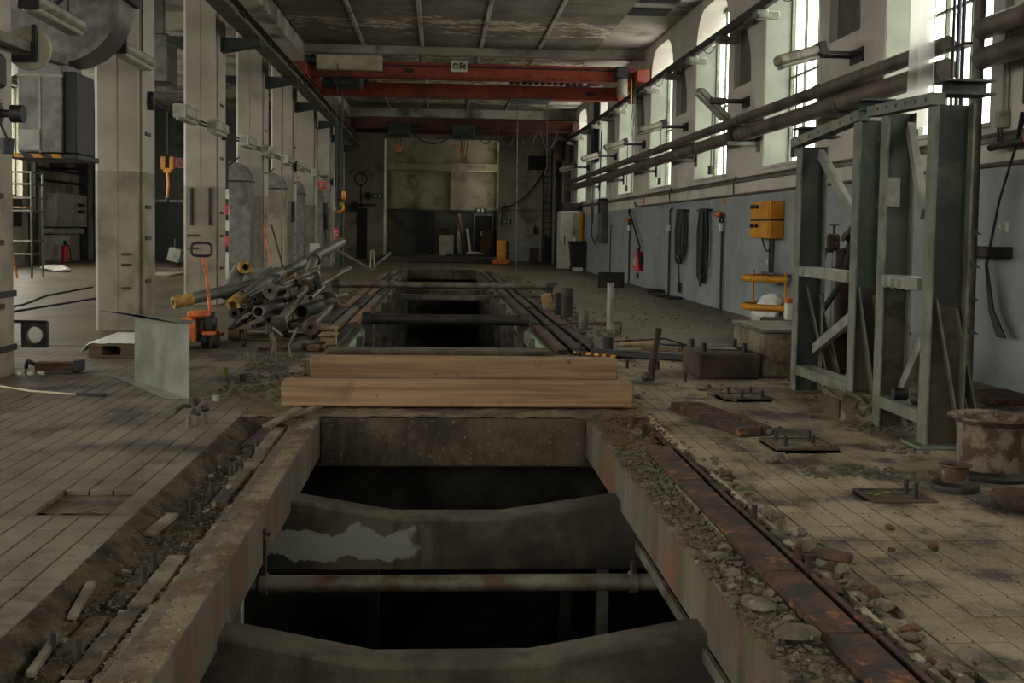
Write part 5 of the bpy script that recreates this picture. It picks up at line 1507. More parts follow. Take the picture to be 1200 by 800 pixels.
tube([(-3.78, 10.97, .46), (-3.775, 10.96, .3)], .006, 5).build('wire', 'black', t)

# ------------------------------------------------------------ ducts
t = thing('air_duct', (-4.3, 13.4, 2.2), 'big grey air duct with round elbow at upper left', 'duct')
cx, cz_ = -4.37, 3.95
def sector(r0, r1, a0, a1, n=18):
    o_ = [(cx + r1 * math.cos(a0 + (a1 - a0) * i / n), cz_ + r1 * math.sin(a0 + (a1 - a0) * i / n)) for i in range(n + 1)]
    i_ = [(cx + r0 * math.cos(a1 - (a1 - a0) * i / n), cz_ + r0 * math.sin(a1 - (a1 - a0) * i / n)) for i in range(n + 1)]
    return o_ + i_
prism(sector(.10, .75, -PI * .96, .02), 'y', 12.9, 13.5).build('elbow', 'galv', t)
box(-4.25, -3.56, 12.86, 13.54, 3.95, 4.12, .01).build('duct_flange', 'dark_steel', t)
box(-4.24, -3.62, 12.92, 13.48, 4.12, 6.0, .01).build('riser', 'galv', t)
ring((-4.42, 12.86, 4.02), (-4.42, 13.5, 4.02), .20, .16, 28).build('flexible_ring', 'black', t)
for q in range(10):
    tube([(-4.56 + .03 * q, 12.9, 3.90), (-4.56 + .03 * q, 12.9, 4.14)], .01, 5).build('flexible_rib', 'black', t)
box(-4.75, -4.26, 12.9, 13.6, 2.2, 3.22, .01).build('drop_duct', 'galv', t)
box(-4.26, -4.12, 12.95, 13.6, 2.2, 3.12, .01).build('side_frame', 'black', t)
box(-4.757, -4.253, 12.89, 13.61, 3.05, 3.08).build('duct_seam', 'galv_light', t)
box(-4.515, -4.495, 12.89, 12.91, 2.2, 3.05).build('duct_seam', 'galv_light', t)
box(-4.74, -4.5, 12.87, 12.9, 2.22, 2.46, .004).build('inspection_plate', 'galv_light', t)
tube([(-4.62, 13.2, 3.1), (-4.68, 13.2, 3.5), (-4.85, 13.2, 4.0), (-5.0, 13.2, 5.0)], .3, 18).build('branch', 'galv', t)
t = thing('striped_guard', (-4.45, 13.2, 2.16), 'black and yellow striped guard plate under the grey drop duct', 'guard')
box(-4.84, -4.08, 12.84, 13.66, 2.13, 2.19, .008).build('guard_plate', 'black', t)
for q in range(3):
    prism([(-4.76 + .21 * q, 2.14), (-4.66 + .21 * q, 2.14), (-4.70 + .21 * q, 2.185), (-4.80 + .21 * q, 2.185)], 'y', 12.832, 12.845).build('stripe', 'yellow', t)
for x in (-4.80, -4.55):
    tube([(x, 13.64, 2.19), (x, 13.64, 6.05)], .02, 8).build('guard_hanger', 'black', t)
DL = ['nearest, beside the orange rod frame', 'second along the pillars, paler with red speckles', 'third along the pillars', 'farthest along the pillars']
for k, (y, w) in enumerate(((24.4, .46), (29.5, .50), (34.6, .38), (39.7, .42))):
    z1 = 2.38 + .03 * k
    x0 = -4.56; x1 = x0 + w
    t = thing('outlet_duct', ((x0 + x1) / 2, y, .1), 'upright grey duct with rounded hood, ' + DL[k], 'duct', 'hooded ducts along the pillars')
    box(x0, x1, y, y + .5, .02, z1, .008).build('duct_shaft', 'galv' if k != 1 else 'pillar_lower', t)
    box(x0 - .02, x1 + .02, y - .02, y + .5, z1 - .015, z1 + .02, .004).build('hood_rim', 'black', t)
    arc = [(x0, z1 + .02)] + [(x0 + w * math.sin(PI / 2 * i / 10), z1 + .02 + .42 * math.cos(PI / 2 * i / 10)) for i in range(11)]
    prism(arc, 'y', y, y + .45).build('hood', 'galv', t)
    bar((x0 - .05, y - .01, z1 + .3), (x0 + .22, y - .01, z1 + .52), .03, .03).build('hood_strut', 'black', t)
tag(box(-6.2, -5.62, 23.5, 24.3, 4.35, 5.35, .03).box(-6.0, -5.8, 23.8, 24.0, 5.3, 6.08).build('duct_box', 'galv'), 'grey square duct box hanging between the third and fourth pillars', 'duct')
# pillar one fittings at the picture edge
t = thing('valve_cluster', (-3.9, 9.8, 2.2), 'dark valves and knobs on the edge pillar under the strut', 'valve')
box(-3.86, -3.68, 9.55, 9.8, 2.52, 2.84, .05).build('valve_housing', 'dark_steel', t)
tube([(-3.72, 9.62, 2.52), (-3.72, 9.62, 2.40)], .06, 12).build('drain_bowl', 'galv', t)
tube([(-3.93, 9.75, 2.33), (-3.58, 9.75, 2.33)], .035, 10).build('spindle', 'dark_steel', t)
tube([(-3.64, 9.75, 2.33), (-3.54, 9.75, 2.33)], .075, 18).build('knob', 'black', t)
tube([(-3.80, 9.75, 2.33), (-3.73, 9.75, 2.33)], .08, 18).build('knob', 'black', t)
tube([(-3.68, 9.75, 2.12), (-3.68, 9.75, 1.99)], .06, 14, r2=.05).build('bell', 'black', t)
tube([(-3.68, 9.75, 2.12), (-3.76, 9.75, 2.3)], .012, 6).build('wire', 'black', t)

# ------------------------------------------------------------ left bay, far
t = thing('pipe_rack', (-10.6, 29, 0), 'pale tubular rack standing in the left bay with cross rails', 'rack')
for x in (-10.36, -11.4):
    for y in (29, 29.8):
        tube([(x, y, 0), (x, y, 2.72)], .03, 8).build('rack_post', 'galv', t)
for z in (.62, .95, 1.72, 2.05, 2.4, 2.7):
    tube([(-11.4, 29, z), (-10.36, 29, z)], .025, 8).build('cross_rail', 'galv_light', t)
    tube([(-10.36, 29, z), (-10.36, 29.8, z)], .025, 8).build('cross_rail', 'galv', t)
box(-11.4, -10.5, 29, 29.5, 1.78, 1.83, .004).build('shelf_board', 'timber_end', t)
tube([(-10.8, 29.2, 0), (-10.95, 29.2, .9)], .03, 8).build('leaning_rod', 'orange', t)
t = thing('wall_unit', (XL, 41.8, 0), 'pale control cabinet with white front on the left bay wall', 'cabinet')
box(XL + .005, XL + .5, 40.2, 43.6, 1.3, 2.5, .02).build('cabinet_body', 'cabinet_grey', t)
box(XL + .5, XL + .52, 40.25, 42.0, 1.34, 2.46, .006).build('cabinet_door', 'cabinet_grey', t)
for q in range(3):
    box(XL + .5, XL + .515, 42.5, 43.3, 1.55 + .25 * q, 1.68 + .25 * q).build('indicator_panel', 'black' if q else 'white', t)
box(XL + .005, XL + .4, 40.2, 43.6, 1.05, 1.25, .01).build('cable_duct', 'cabinet_grey', t)
box(XL + .005, XL + .06, 40.3, 43.0, .12, 1.0, .01).build('white_board', 'white', t)
t = thing('fire_extinguisher', (XL + .4, 41.2, 0), 'dark red fire extinguisher on the left bay floor before a white board', 'extinguisher')
tube([(XL + .45, 41.2, .02), (XL + .45, 41.2, .62)], .11, 16).build('cylinder', 'red', t)
tube([(XL + .45, 41.2, .62), (XL + .45, 41.2, .8)], .05, 10).build('valve_head', 'black', t)
tube([(XL + .45, 41.2, .75), (XL + .5, 41.5, .6), (XL + .5, 41.7, .1)], .025, 6).build('hose', 'black', t)
t = thing('steel_column', (XL + .3, 39.2, 0), 'dark steel column frame on the left bay wall', 'column')
for y in (39.0, 44.4):
    isec(B(), XL + .02, XL + .26, y, 0, 6.0, .01, .01, .01)
    box(XL + .01, XL + .26, y - .13, y + .13, 0, 5.9, .01).build('column_leg', 'green_paint', t)
for z in (2.9, 3.3):
    box(XL + .02, XL + .2, 39.0, 44.4, z, z + .08, .01).build('cross_beam', 'dark_steel', t)
tag(box(XL + .01, XL + .9, 41.0, 42.4, 3.4, 3.75, .02).build('heater_box', 'dark_steel'), 'dark heater box high on the left bay wall', 'heater')
nb = thing('notice_board', (XL, 37.5, 1.3), 'dark notice board lettered B3 on the left bay wall behind the rack', 'board')
box(XL + .005, XL + .05, 36.9, 38.2, 1.3, 2.2, .005).build('board', 'door_dark', nb)
box(XL + .05, XL + .056, 37.15, 38.0, 1.78, 2.14).build('letter_plate', 'rail_olive', nb)
text_mesh('B3', .34, 'lettering', 'black', nb, (XL + .058, 37.57, 1.96), (PI / 2, 0, PI / 2))
tag(B().rock((-11.3, 33.5, .1), .35, 3, .35, 2).rock((-10.9, 33.3, .08), .2, 5, .4).build('paper_heap', 'white'), 'small white heap of rubbish on the left bay floor', 'rubbish')
tag(tube([(-7.3, 17.6, .01), (-7.1, 19.4, .012), (-7.6, 22, .012), (-7.7, 25.2, .012)], .018, 6).build('floor_cable', 'black'), 'black cable along the left bay floor, farther of two', 'cable')
tag(tube([(-6.6, 16.0, .01), (-6.7, 18, .012), (-6.5, 21, .012), (-6.2, 23.2, .012)], .018, 6).build('floor_cable', 'black'), 'black cable along the left bay floor, nearer of two', 'cable')
t = thing('hanging_fork', (-7.2, 30, 2.1), 'yellow hanging pendant with orange two pronged top between the pillars', 'pendant')
tube([(-7.2, 30, 6.1), (-7.2, 30, 3.3)], .01, 5).build('cable', 'black', t)
for x in (-7.31, -7.09):
    box(x - .05, x + .05, 29.95, 30.05, 2.88, 3.22, .01).build('prong', 'yellow', t)
box(-7.3, -7.1, 29.96, 30.04, 2.8, 2.92, .01).build('yoke', 'yellow', t)
tube([(-7.2, 30, 2.85), (-7.18, 30, 2.5), (-7.21, 30, 2.12)], .035, 8).build('stem', 'yellow', t)
tag(box(-7.26, -7.16, 29.95, 30.05, 2.0, 2.14, .02).build('pendant_switch', 'black'), 'small black switch at the foot of the yellow pendant', 'switch')
def fire_sign(x, y, z, w, ax, lab):
    t = thing('fire_sign', (x, y, z), lab, 'sign')
    if ax == 'y':
        box(x - w / 2, x + w / 2, y - .012, y, z - w / 2, z + w / 2).build('sign_plate', 'white', t)
        box(x - w * .46, x + w * .46, y - .016, y - .011, z - w * .46, z + w * .46).build('sign_field', 'red', t)
        tube([(x - w * .15, y - .018, z + w * .28), (x + w * .15, y - .018, z + w * .28), (x + w * .25, y - .018, z), (x, y - .018, z - w * .2), (x - w * .2, y - .018, z + w * .05)], w * .045, 5).build('hose_symbol', 'white', t)
        box(x - w * .26, x - w * .2, y - .02, y - .014, z - w * .32, z + w * .32).build('hose_symbol', 'white', t)
    else:
        box(x - .012, x, y - w / 2, y + w / 2, z - w / 2, z + w / 2).build('sign_plate', 'white', t)
        box(x - .016, x - .011, y - w * .46, y + w * .46, z - w * .46, z + w * .46).build('sign_field', 'red', t)
        tube([(x - .018, y + w * .15, z + w * .28), (x - .018, y - w * .15, z + w * .28), (x - .018, y - w * .25, z), (x - .018, y, z - w * .2)], w * .045, 5).build('hose_symbol', 'white', t)
    return t
fire_sign(-10.6, 46.0 - .002, 3.95, .42, 'y', 'red and white hose sign on the far wall between two pillars')
fire_sign(-3.7, 35.38, 2.75, .26, 'y', 'red hose sign on the pillar row beside the hooded ducts')
box(-3.86, -3.56, 35.385, 35.41, 2.6, 2.9).build('sign_bracket', 'black', [o for o in C.objects if o.name.startswith('fire_sign')][-1])
t = thing('pallet_cart', (-8.85, 38, 0), 'grey tilted tray cart on the left bay floor between pillars', 'cart')
M = Matrix.Translation((-8.85, 38, .42)) @ Matrix.Rotation(.25, 4, 'Y')
box(-.2, .2, -.3, .3, -.22, .22, .01, M).build('tray', 'galv_light', t)
tube([(-8.9, 38, .6), (-8.88, 38, .95)], .02, 6).build('handle', 'galv', t)
tube([(-8.95, 38, .08), (-8.95, 38.1, .08)], .08, 12).build('wheel', 'rubber', t)
tube([(-8.75, 38, .08), (-8.75, 38.1, .08)], .08, 12).build('wheel', 'rubber', t)
tag(box(-9.2, -7.4, 31, 33, .002, .05, .01).build('floor_board', 'pillar_lower'), 'flat grey board lying on the left bay floor', 'board')
# striped barrier and white bag between pillars
t = thing('striped_barrier', (-5.6, 30.0, 0), 'red and white striped barrier boards stacked between the pillars', 'barrier')
for q in range(5):
    box(-5.95, -5.1, 30.0, 30.05, .45 + .42 * q, .72 + .42 * q, .004).build('barrier_board', 'red' if q % 2 else 'white', t)
for x in (-5.9, -5.15):
    box(x - .04, x + .04, 30.05, 30.1, 0, 2.5, .004).build('barrier_post', 'dark_steel', t)
tag(prism([(-5.05, .42), (-4.6, .0), (-4.6, .85)], 'y', 25.5, 25.52).build('white_board', 'white'), 'white triangular panel standing in for lit floor behind the nearest hooded duct', 'panel')  # white triangle put in for a patch of lit floor
tag(B().box(-4.0, -3.9, 30.28, 30.31, 1.55, 2.08, .004).build('red_strip', 'stone_rust'), 'dark red strip on the pillar face beyond the ducts', 'strip')
t = thing('wall_motor', (-4.15, 40.3, 1.3), 'black motor unit hanging on the pillar row far left', 'motor')
tube([(-4.15, 40.2, 1.9), (-4.15, 40.2, 2.3)], .14, 14).build('motor_drum', 'black', t)
box(-4.32, -4.0, 40.1, 40.35, 1.35, 1.95, .05).build('motor_housing', 'dark_steel', t)
tube([(-4.1, 40.2, 1.4), (-4.05, 40.2, .8), (-3.95, 40.2, .3)], .025, 6).build('motor_cable', 'black', t)
t = thing('white_canister', (-3.05, 27, .4), 'white upright printed board standing behind the pipe heap', 'board')
box(-3.12, -2.88, 26.98, 27.02, .02, 1.02, .01).build('board', 'white', t)
box(-3.10, -2.9, 26.972, 26.982, .55, .7).build('printed_band', 'exit_green', t)
# tall thin poles on the pillars far away
for k, (x, y) in enumerate(((-3.72, 26.5), (-3.6, 33))):
    tag(tube([(x, y, 0), (x, y, 4.75)], .02, 8).build('down_pipe', 'old_steel'), ['thin pale down pipe along the fifth pillar', 'thin pale down pipe farther along the pillars'][k], 'pipe')
for k, (x, y) in enumerate(((-3.45, 38.0), (-3.72, 42.0))):
    tag(box(x - .1, x + .1, y - .1, y + .1, 0, 4.8, .01).build('steel_column', 'green_paint'), ['green steel column under the crane runway, nearer of two', 'green steel column under the crane runway, farther of two'][k], 'column')
# small rig and lever on the floor beyond the heap
t = thing('small_stand', (-2.15, 36, 0), 'small pale two legged stand on the floor far left of the pit', 'stand')
box(-2.35, -2.0, 35.9, 36.2, .005, .16, .02).build('base', 'block_concrete', t)
tube([(-2.22, 36, .1), (-2.2, 36, .7)], .025, 6).build('leg', 'crane_white', t)
tube([(-2.08, 36, .1), (-2.12, 36, .7)], .025, 6).build('leg', 'crane_white', t)
tube([(-2.2, 36, .7), (-2.12, 36, .7)], .025, 6).build('cross_piece', 'crane_white', t)
tag(tube([(-3.5, 37, .75), (-2.25, 37, .05), (-1.6, 37, .62)], .045, 8).build('bent_pole', 'galv_light'), 'long bent pale pole beyond the small stand', 'pole')

# ============================================================ RIGHT WALL THINGS
x = XR - .006
def cable_coil(y, z0, z1, w, n, lab, seed):
    rn = random.Random(seed)
    t = thing('cable_coil', (x, y, z1), lab, 'cable', 'black cables hanging on the right wall')
    box(x - .12, x - .001, y - w * .5, y + w * .5, z1 - .02, z1 + .02, .008).build('wall_hook', 'dark_steel', t)
    b = B()
    for k in range(n):
        yo = rn.uniform(-w / 2, w / 2); xo = rn.uniform(-.13, -.05); zz = z0 + rn.uniform(0, .35) * (z1 - z0)
        b.tube([(x + xo, y + yo * .7, z1 + .03), (x + xo, y + yo * 1.15 + .02, z1 * .6 + zz * .4), (x + xo, y + yo, zz + .1), (x + xo, y + yo * .5, zz), (x + xo - .01, y + yo * .1, zz + .1), (x + xo, y + yo * .2, z1)], .02, 6)
    b.build('cable_loops', 'black', t)
    return t
t = cable_coil(23.5, .75, 1.88, .8, 16, 'looped black cable hanging on the right wall, left of two', 1)
tube([(x - .06, 23.75, 1.2), (x - .06, 23.8, .75), (x - .06, 23.7, .32)], .02, 6).build('loose_end', 'black', t)
box(x - .09, x - .03, 23.64, 23.76, .12, .34, .01).build('plug', 'black', t)
cable_coil(21.55, .36, 1.86, .8, 22, 'thick straight black cable bundle hanging on the right wall, right of two', 2)
# fire extinguisher
t = thing('fire_extinguisher', (5.15, 28.4, .4), 'bright red fire extinguisher hung on the grey right wall', 'extinguisher')
tube([(5.13, 28.4, .42), (5.13, 28.4, .82), (5.13, 28.4, .87), (5.13, 28.4, .9)], .105, 18).build('cylinder', 'red', t)
tube([(5.13, 28.4, .9), (5.13, 28.4, 1.0)], .045, 10).build('valve_head', 'black', t)
box(5.02, 5.05, 28.33, 28.42, .55, .75, .004).build('label', 'white', t)
box(5.0, 5.03, 28.45, 28.56, .50, .6, .004).build('label', 'yellow', t)
tube([(5.13, 28.35, .95), (5.1, 28.25, .85), (5.12, 28.2, .6)], .02, 6).build('hose', 'black', t)
box(5.16, x, 28.3, 28.5, .6, .8, .004).build('bracket', 'black', t)
tag(box(x - .05, x, 28.9, 29.0, .2, .34, .005).build('wall_switch', 'black'), 'small black switch low on the wall under the extinguisher', 'switch')
t = thing('leaning_rod', (5.1, 29.3, .95), 'long black rod hung slanting above the red extinguisher', 'rod')
tube([(5.14, 29.9, 1.95), (5.14, 28.25, 1.02)], .025, 8).build('rod', 'black', t)
tube([(5.14, 29.92, 2.02), (5.14, 29.84, 1.86)], .045, 8).build('rod_head', 'black', t)
def socket_post(y, lab, orange=True):
    t = thing('socket_post', (5.2, y, 0), lab, 'conduit', 'conduit posts on the right wall')
    tube([(5.2, y, .0), (5.2, y, 1.45)], .025, 8).build('conduit', 'black', t)
    tube([(5.18, y, 1.45), (5.18, y, 1.6)], .05, 10).build('cable_gland', 'white', t)
    if orange:
        tube([(5.2, y + .02, 1.74), (5.15, y + .2, 1.77)], .06, 12).build('socket_plug', 'orange', t)
        tube([(5.15, y + .2, 1.77), (5.14, y + .26, 1.78)], .045, 12).build('plug_cap', 'black', t)
        tube([(5.2, y + .2, 1.7), (5.18, y + .05, 1.55), (5.19, y - .1, 1.65), (5.2, y - .15, 1.75)], .02, 6).build('plug_lead', 'black', t)
    return t
socket_post(30.2, 'conduit post with orange plug left of the red extinguisher')
socket_post(20.2, 'conduit post with orange plug right of the black cable bundle')
t = socket_post(24.88, 'plain black conduit post left of the looped cable', False)
tube([(5.2, 24.88, 1.4), (5.2, 24.88, 1.92), (5.2, 24.7, 1.95)], .02, 6).build('conduit_bend', 'black', t)
tag(box(x - .01, x, 20.15, 20.32, 1.95, 2.08).build('warning_label', 'yellow'), 'tiny yellow warning label on the wall above the socket post', 'label')
fire_sign(x, 28.4, 2.14, .32, 'x', 'small red hose sign on the right wall above the extinguisher')
# yellow switch boxes
t = thing('switch_box', (5.2, 17.2, 1.3), 'yellow double switch box high on the grey right wall', 'switch box')
for z0 in (1.34, 1.64):
    b_ = box(5.02, x, 16.65, 17.75, z0, z0 + .275, .012).build('box_body', 'yellow', t)
    for yy in (17.55, 17.3):
        tube([(5.02, yy, z0 + .2), (4.97, yy, z0 + .2)], .035, 10).build('rotary_switch', 'black', b_)
    box(5.0, 5.03, 16.7, 17.1, z0 + .03, z0 + .25, .006).build('box_cover', 'yellow', t)
box(5.03, x, 16.66, 17.74, 1.614, 1.642).build('box_gap', 'black', t)
for yy in (16.95, 17.1):
    tube([(5.17, yy, 1.34), (5.17, yy, .75)], .022, 8).build('supply_conduit', 'black', t)
tube(catenary((5.1, 17.3, 1.34), (5.15, 16.95, 1.25), .15, 8), .014, 5).build('lead', 'black', t)
# yellow rail guard with the white bag
t = thing('rail_guard', (5.0, 16.6, 0), 'yellow tubular guard rail standing by the right wall', 'guard rail')
for z in (.30, .73):
    tube([(5.2, 17.2, z), (4.75, 17.0, z), (4.68, 16.75, z), (4.72, 16.5, z), (5.2, 16.25, z)], .05, 12).build('rail_tube', 'yellow', t)
for px, py in ((4.9, 17.05), (5.17, 16.27)):
    tube([(px, py, .0), (px, py, .85)], .02, 8).build('upright', 'yellow', t)
tag(tube([(4.98, 16.85, .81), (5.2, 16.2, .79)], .022, 8).build('steel_bar', 'pipe_iron'), 'grey bar lying on top of the yellow guard rail', 'bar')
bb = B().rock((5.0, 16.62, .25), .26, 11, 1.15, 2)
tag(bb.build('white_bag', 'white_plastic'), 'crumpled white plastic bag stuffed behind the yellow guard rail', 'bag')
t = thing('paint_can', (4.62, 14.1, 0), 'small white and orange square can beside the white bag', 'can')
box(4.48, 4.64, 14.0, 14.14, .30, .52, .012).build('can_body', 'white', t)
box(4.476, 4.644, 13.996, 14.144, .52, .585, .012).build('can_top', 'orange', t)
tag(box(4.3, 4.9, 13.9, 14.6, .002, .30, .02).build('concrete_block', 'block_dark'), 'dark block under the square can near the right wall', 'block')
# machine parts standing behind the frame
tag(box(3.95, 4.75, 11.0, 11.8, .002, .40, .02).box(3.9, 4.8, 10.95, 11.85, .40, .43, .01).build('machine_plinth', 'block_dark'), 'dark plinth behind the green frame carrying a rusty drum', 'plinth')
t = thing('rusty_drum', (4.3, 11.35, .43), 'rust streaked upright drum behind the posts of the green frame', 'drum')
tube([(4.28, 11.35, .435), (4.28, 11.35, 1.24)], .15, 24).build('drum_body', 'rust', t)
lathe([(.16, 0), (.2, .01), (.2, .03), (0, .03)], (4.28, 11.35, 1.24), 24).build('drum_lid', 'pipe_iron', t)
tube([(4.28, 11.35, 1.27), (4.28, 11.3, 1.36), (4.2, 11.3, 1.42)], .05, 10).build('outlet_elbow', 'dark_steel', t)
t = thing('standpipe', (3.98, 11.15, .43), 'hydraulic standpipe with valve handwheel behind the green frame', 'standpipe')
tube([(4.06, 11.15, .435), (4.06, 11.15, 1.25)], .045, 12).build('riser', 'galv', t)
tube([(3.93, 11.15, .435), (3.92, 11.15, 1.15), (3.95, 11.15, 1.25), (4.03, 11.15, 1.25)], .028, 10).build('side_pipe', 'rust', t)
box(3.97, 4.08, 11.08, 11.2, 1.25, 1.42, .02).build('valve_body', 'rust', t)
tube([(4.03, 11.14, 1.42), (4.03, 11.14, 1.50)], .014, 6).build('valve_spindle', 'dark_steel', t)
tube([(4.03, 11.14, 1.50), (4.03, 11.14, 1.52)], .05, 12).build('handwheel', 'black', t)
tube([(4.1, 11.1, 1.35), (4.2, 11.1, 1.5), (4.3, 11.1, 1.55), (4.36, 11.1, 1.45)], .022, 8).build('branch_pipe', 'pipe_iron', t)
tag(tube([(4.45, 11.0, 2.05), (4.25, 10.95, 1.65), (4.12, 10.95, 1.2), (4.05, 10.9, .95), (3.8, 10.85, .6), (3.7, 10.85, .03)], .032, 10).build('black_hose', 'rubber'), 'thick black hose drooping behind the first bay of the green frame', 'hose')

# corner pipes, film and cables near the right picture edge
tag(tube([(4.98, 10.12, 0), (4.98, 10.12, 3.85), (4.98, 9.9, 3.98), (4.98, 7, 4.05)], .055, 14).build('vertical_pipe', 'pipe_brown'), 'brown vertical pipe before the right wall beside the blue cables', 'pipe')
t = thing('cable_bundle', (4.95, 10.4, 2.45), 'bundle of blue cables running up beside the brown vertical pipe', 'cable')
for q in range(7):
    tube([(4.92 + .02 * (q % 3), 10.32 + .032 * q, 2.42), (4.92 + .02 * (q % 3), 10.32 + .032 * q, 6.0)], .016, 6).build('cable', 'blue_cable' if q % 3 else 'black', t)
box(4.88, 5.0, 10.18, 10.6, 3.2, 3.23, .003).build('cable_tie', 'black', t)
b = B(); vs = []
rn = random.Random(5)
for j in range(9):
    for i in range(7):
        vs.append((4.82 + .05 * math.sin(i * 1.7) + rn.uniform(-.01, .01), 10.72 + .5 * i / 6, 2.5 + 3.4 * j / 8))
b.add(vs, [(j * 7 + i, j * 7 + i + 1, (j + 1) * 7 + i + 1, (j + 1) * 7 + i) for j in range(8) for i in range(6)])
tag(b.build('plastic_film', 'film'), 'translucent grey plastic film hanging before the nearest window', 'film')
t = thing('junction_box', (x, 10.42, 2.45), 'small grey junction box with conduits on the wall right of the brown pipe', 'box')
box(XR - .09, x - .001, 9.98, 10.12, 2.42, 2.58, .01).build('box_body', 'lamp_body', t)
for yy in (10.02, 10.08):
    tube([(XR - .03, yy, 2.58), (XR - .03, yy, 4.0)], .016, 6).build('conduit', 'lamp_body', t)
    tube([(XR - .072, yy, 2.425), (XR - .072, yy, 2.24)], .012, 6).build('conduit', 'black', t)
t = thing('wall_lamp', (5.1, 9.8, 2.3), 'dark tube lamp on the wall under the junction box at picture edge', 'lamp')
tube([(5.12, 10.1, 2.24), (5.12, 8.9, 2.28)], .035, 12).build('lamp_tube', 'dark_steel', t)
tube([(5.12, 9.45, 2.262), (5.12, 9.38, 2.264)], .042, 12).build('lamp_ring', 'orange', t)
box(5.12, x, 9.6, 9.66, 2.22, 2.28).build('lamp_bracket', 'black', t)
t = thing('drooping_cable', (5.1, 9.7, .4), 'black cable bundle drooping against the right wall at the picture edge', 'cable')
for q in range(5):
    o_ = .018 * q
    tube([(5.1 - .01 * q, 9.45, 2.5), (5.12, 9.65, 2.2), (5.12, 9.9, 1.74), (5.12, 10.1 - o_ * .2, 1.15), (5.12, 10.0 - o_, .72), (5.12, 9.84 - o_ * 2, .5)], .012, 6).build('strand', 'black', t)
tag(box(5.0, XR, 9.85, 10.6, 1.22, 1.32, .008).build('wall_bracket', 'dark_steel'), 'dark square bracket beam out of the right wall behind the frame', 'bracket')
t = thing('electric_duct', (XR, 9.2, 2.6), 'black slim cable duct on the wall at the right picture edge', 'duct')
box(XR - .06, XR, 9.55, 9.70, 2.6, 3.7, .01).build('duct_body', 'black', t)
t = thing('thin_wall_pipe', (5.2, 10, 2.08), 'thin painted pipe along the top of the grey wall paint', 'pipe')
tube([(5.215, y, 2.09 + .0 * y) for y in (8, 14, 20, 26, 29.4)] + [(5.215, 29.6, 2.2)], .022, 8).build('pipe_run', 'old_steel', t)
for y in (19.5, 25.0, 13.5):
    tube([(5.21, y, 2.1), (5.2, y, 2.3), (5.21, y - .15, 2.42)], .014, 6).build('pipe_hook', 'dark_steel', t)
for k, y in enumerate((16.2, 21.3, 26.3, 31.0)):
    tag(box(XR - .06, XR, y - .08, y + .08, 2.55, 2.72, .008).build('wall_socket', 'dark_steel'), 'small dark box on the wall under the pier, ' + ['nearest', 'second', 'third', 'farthest'][k] + ' of four', 'box', 'small wall boxes')
    tag(tube([(XR - .02, y, 2.72), (XR - .02, y, 3.9)], .014, 6).build('wall_conduit', 'dark_steel'), 'thin conduit up the wall pier, ' + ['nearest', 'second', 'third', 'farthest'][k] + ' of four', 'conduit', 'thin wall conduits')
# the dark opening hung with black sheet in a far window
tag(B().box(5.14, 5.2, 36.2, 37.5, 3.7, 5.9, .02).build('black_sheet', 'black'), 'black sheet hanging over a far window', 'sheet')
t = thing('wall_chain_hoist', (5.0, 36.5, 1.0), 'black hanging control cables and box left of the extinguisher wall', 'cable')
tube([(5.05, 37.0, 4.8), (5.05, 36.9, 2.2), (5.05, 36.7, 1.25), (5.05, 35.8, 1.0), (5.05, 35.1, 1.4), (5.05, 34.9, 4.6)], .022, 6).build('cable_loop', 'black', t)
tube([(5.05, 36.6, 4.8), (5.05, 36.6, 1.7)], .03, 6).build('cable_drop', 'dark_steel', t)
box(5.02, x, 34.5, 35.1, 1.05, 2.35, .02).build('control_box', 'niche_grey', t)
box(5.0, x, 34.55, 35.0, 2.0, 2.45, .02).build('switch_head', 'black', t)
tag(tube([(5.2, 33.6, 0), (5.2, 33.6, 1.6), (5.2, 33.3, 1.62)], .02, 6).build('wall_conduit', 'dark_steel'), 'thin conduit rising from the floor beside the far control box', 'conduit')
for k, (px, py, L) in enumerate(((5.0, 25.6, .5), (4.9, 24.4, .9), (5.0, 23.4, .5))):
    tag(box(px - .15, px + .15, py - L / 2, py + L / 2, .003, .1 if k == 0 else .05, .01).build('scrap_piece', 'black' if k != 1 else 'dark_steel'), ['small black box at the foot of the right wall', 'dark scrap at the foot of the right wall by the cables', 'black strip at the wall foot below the looped cable'][k], 'scrap')
tag(box(4.6, 5.1, 8.9, 9.6, .002, .05, .01).build('floor_strip', 'rust'), 'rusty strip at the wall foot behind the large pot', 'strip')

# ============================================================ BACK OF THE HALL
t = thing('tall_cabinet', (4.85, 40.7, 0), 'tall pale grey steel locker at the far right wall', 'cabinet')
box(4.4, 5.2, 40.5, 41.6, .03, 2.15, .01).build('cabinet_body', 'cabinet_grey', t)
box(4.41, 4.86, 40.47, 40.5, .06, 2.13, .006).build('cabinet_door', 'white', t)
box(4.55, 4.58, 40.44, 40.47, .9, 1.25, .004).build('handle', 'black', t)
tag(box(5.1, 5.2, 40.1, 40.4, .02, 2.12, .01).build('orange_board', 'yellow'), 'upright orange panel beside the tall locker', 'panel')
tag(B().box(4.5, 5.15, 40.6, 41.4, 2.16, 2.48, .02).build('steel_box', 'dark_steel'), 'dark brown box on top of the tall locker', 'box')
t = thing('wheelie_bin', (4.92, 39.6, 0), 'black wheeled rubbish bin before the tall locker', 'bin')
B().add([(4.72, 39.4, .12), (5.16, 39.4, .12), (5.16, 39.85, .12), (4.72, 39.85, .12), (4.66, 39.3, 1.0), (5.2, 39.3, 1.0), (5.2, 39.95, 1.0), (4.66, 39.95, 1.0)], [(3, 2, 1, 0), (4, 5, 6, 7), (0, 1, 5, 4), (1, 2, 6, 5), (2, 3, 7, 6), (3, 0, 4, 7)]).build('bin_body', 'black', t)
box(4.63, 5.22, 39.26, 39.98, 1.0, 1.06, .02).build('bin_lid', 'rubber', t)
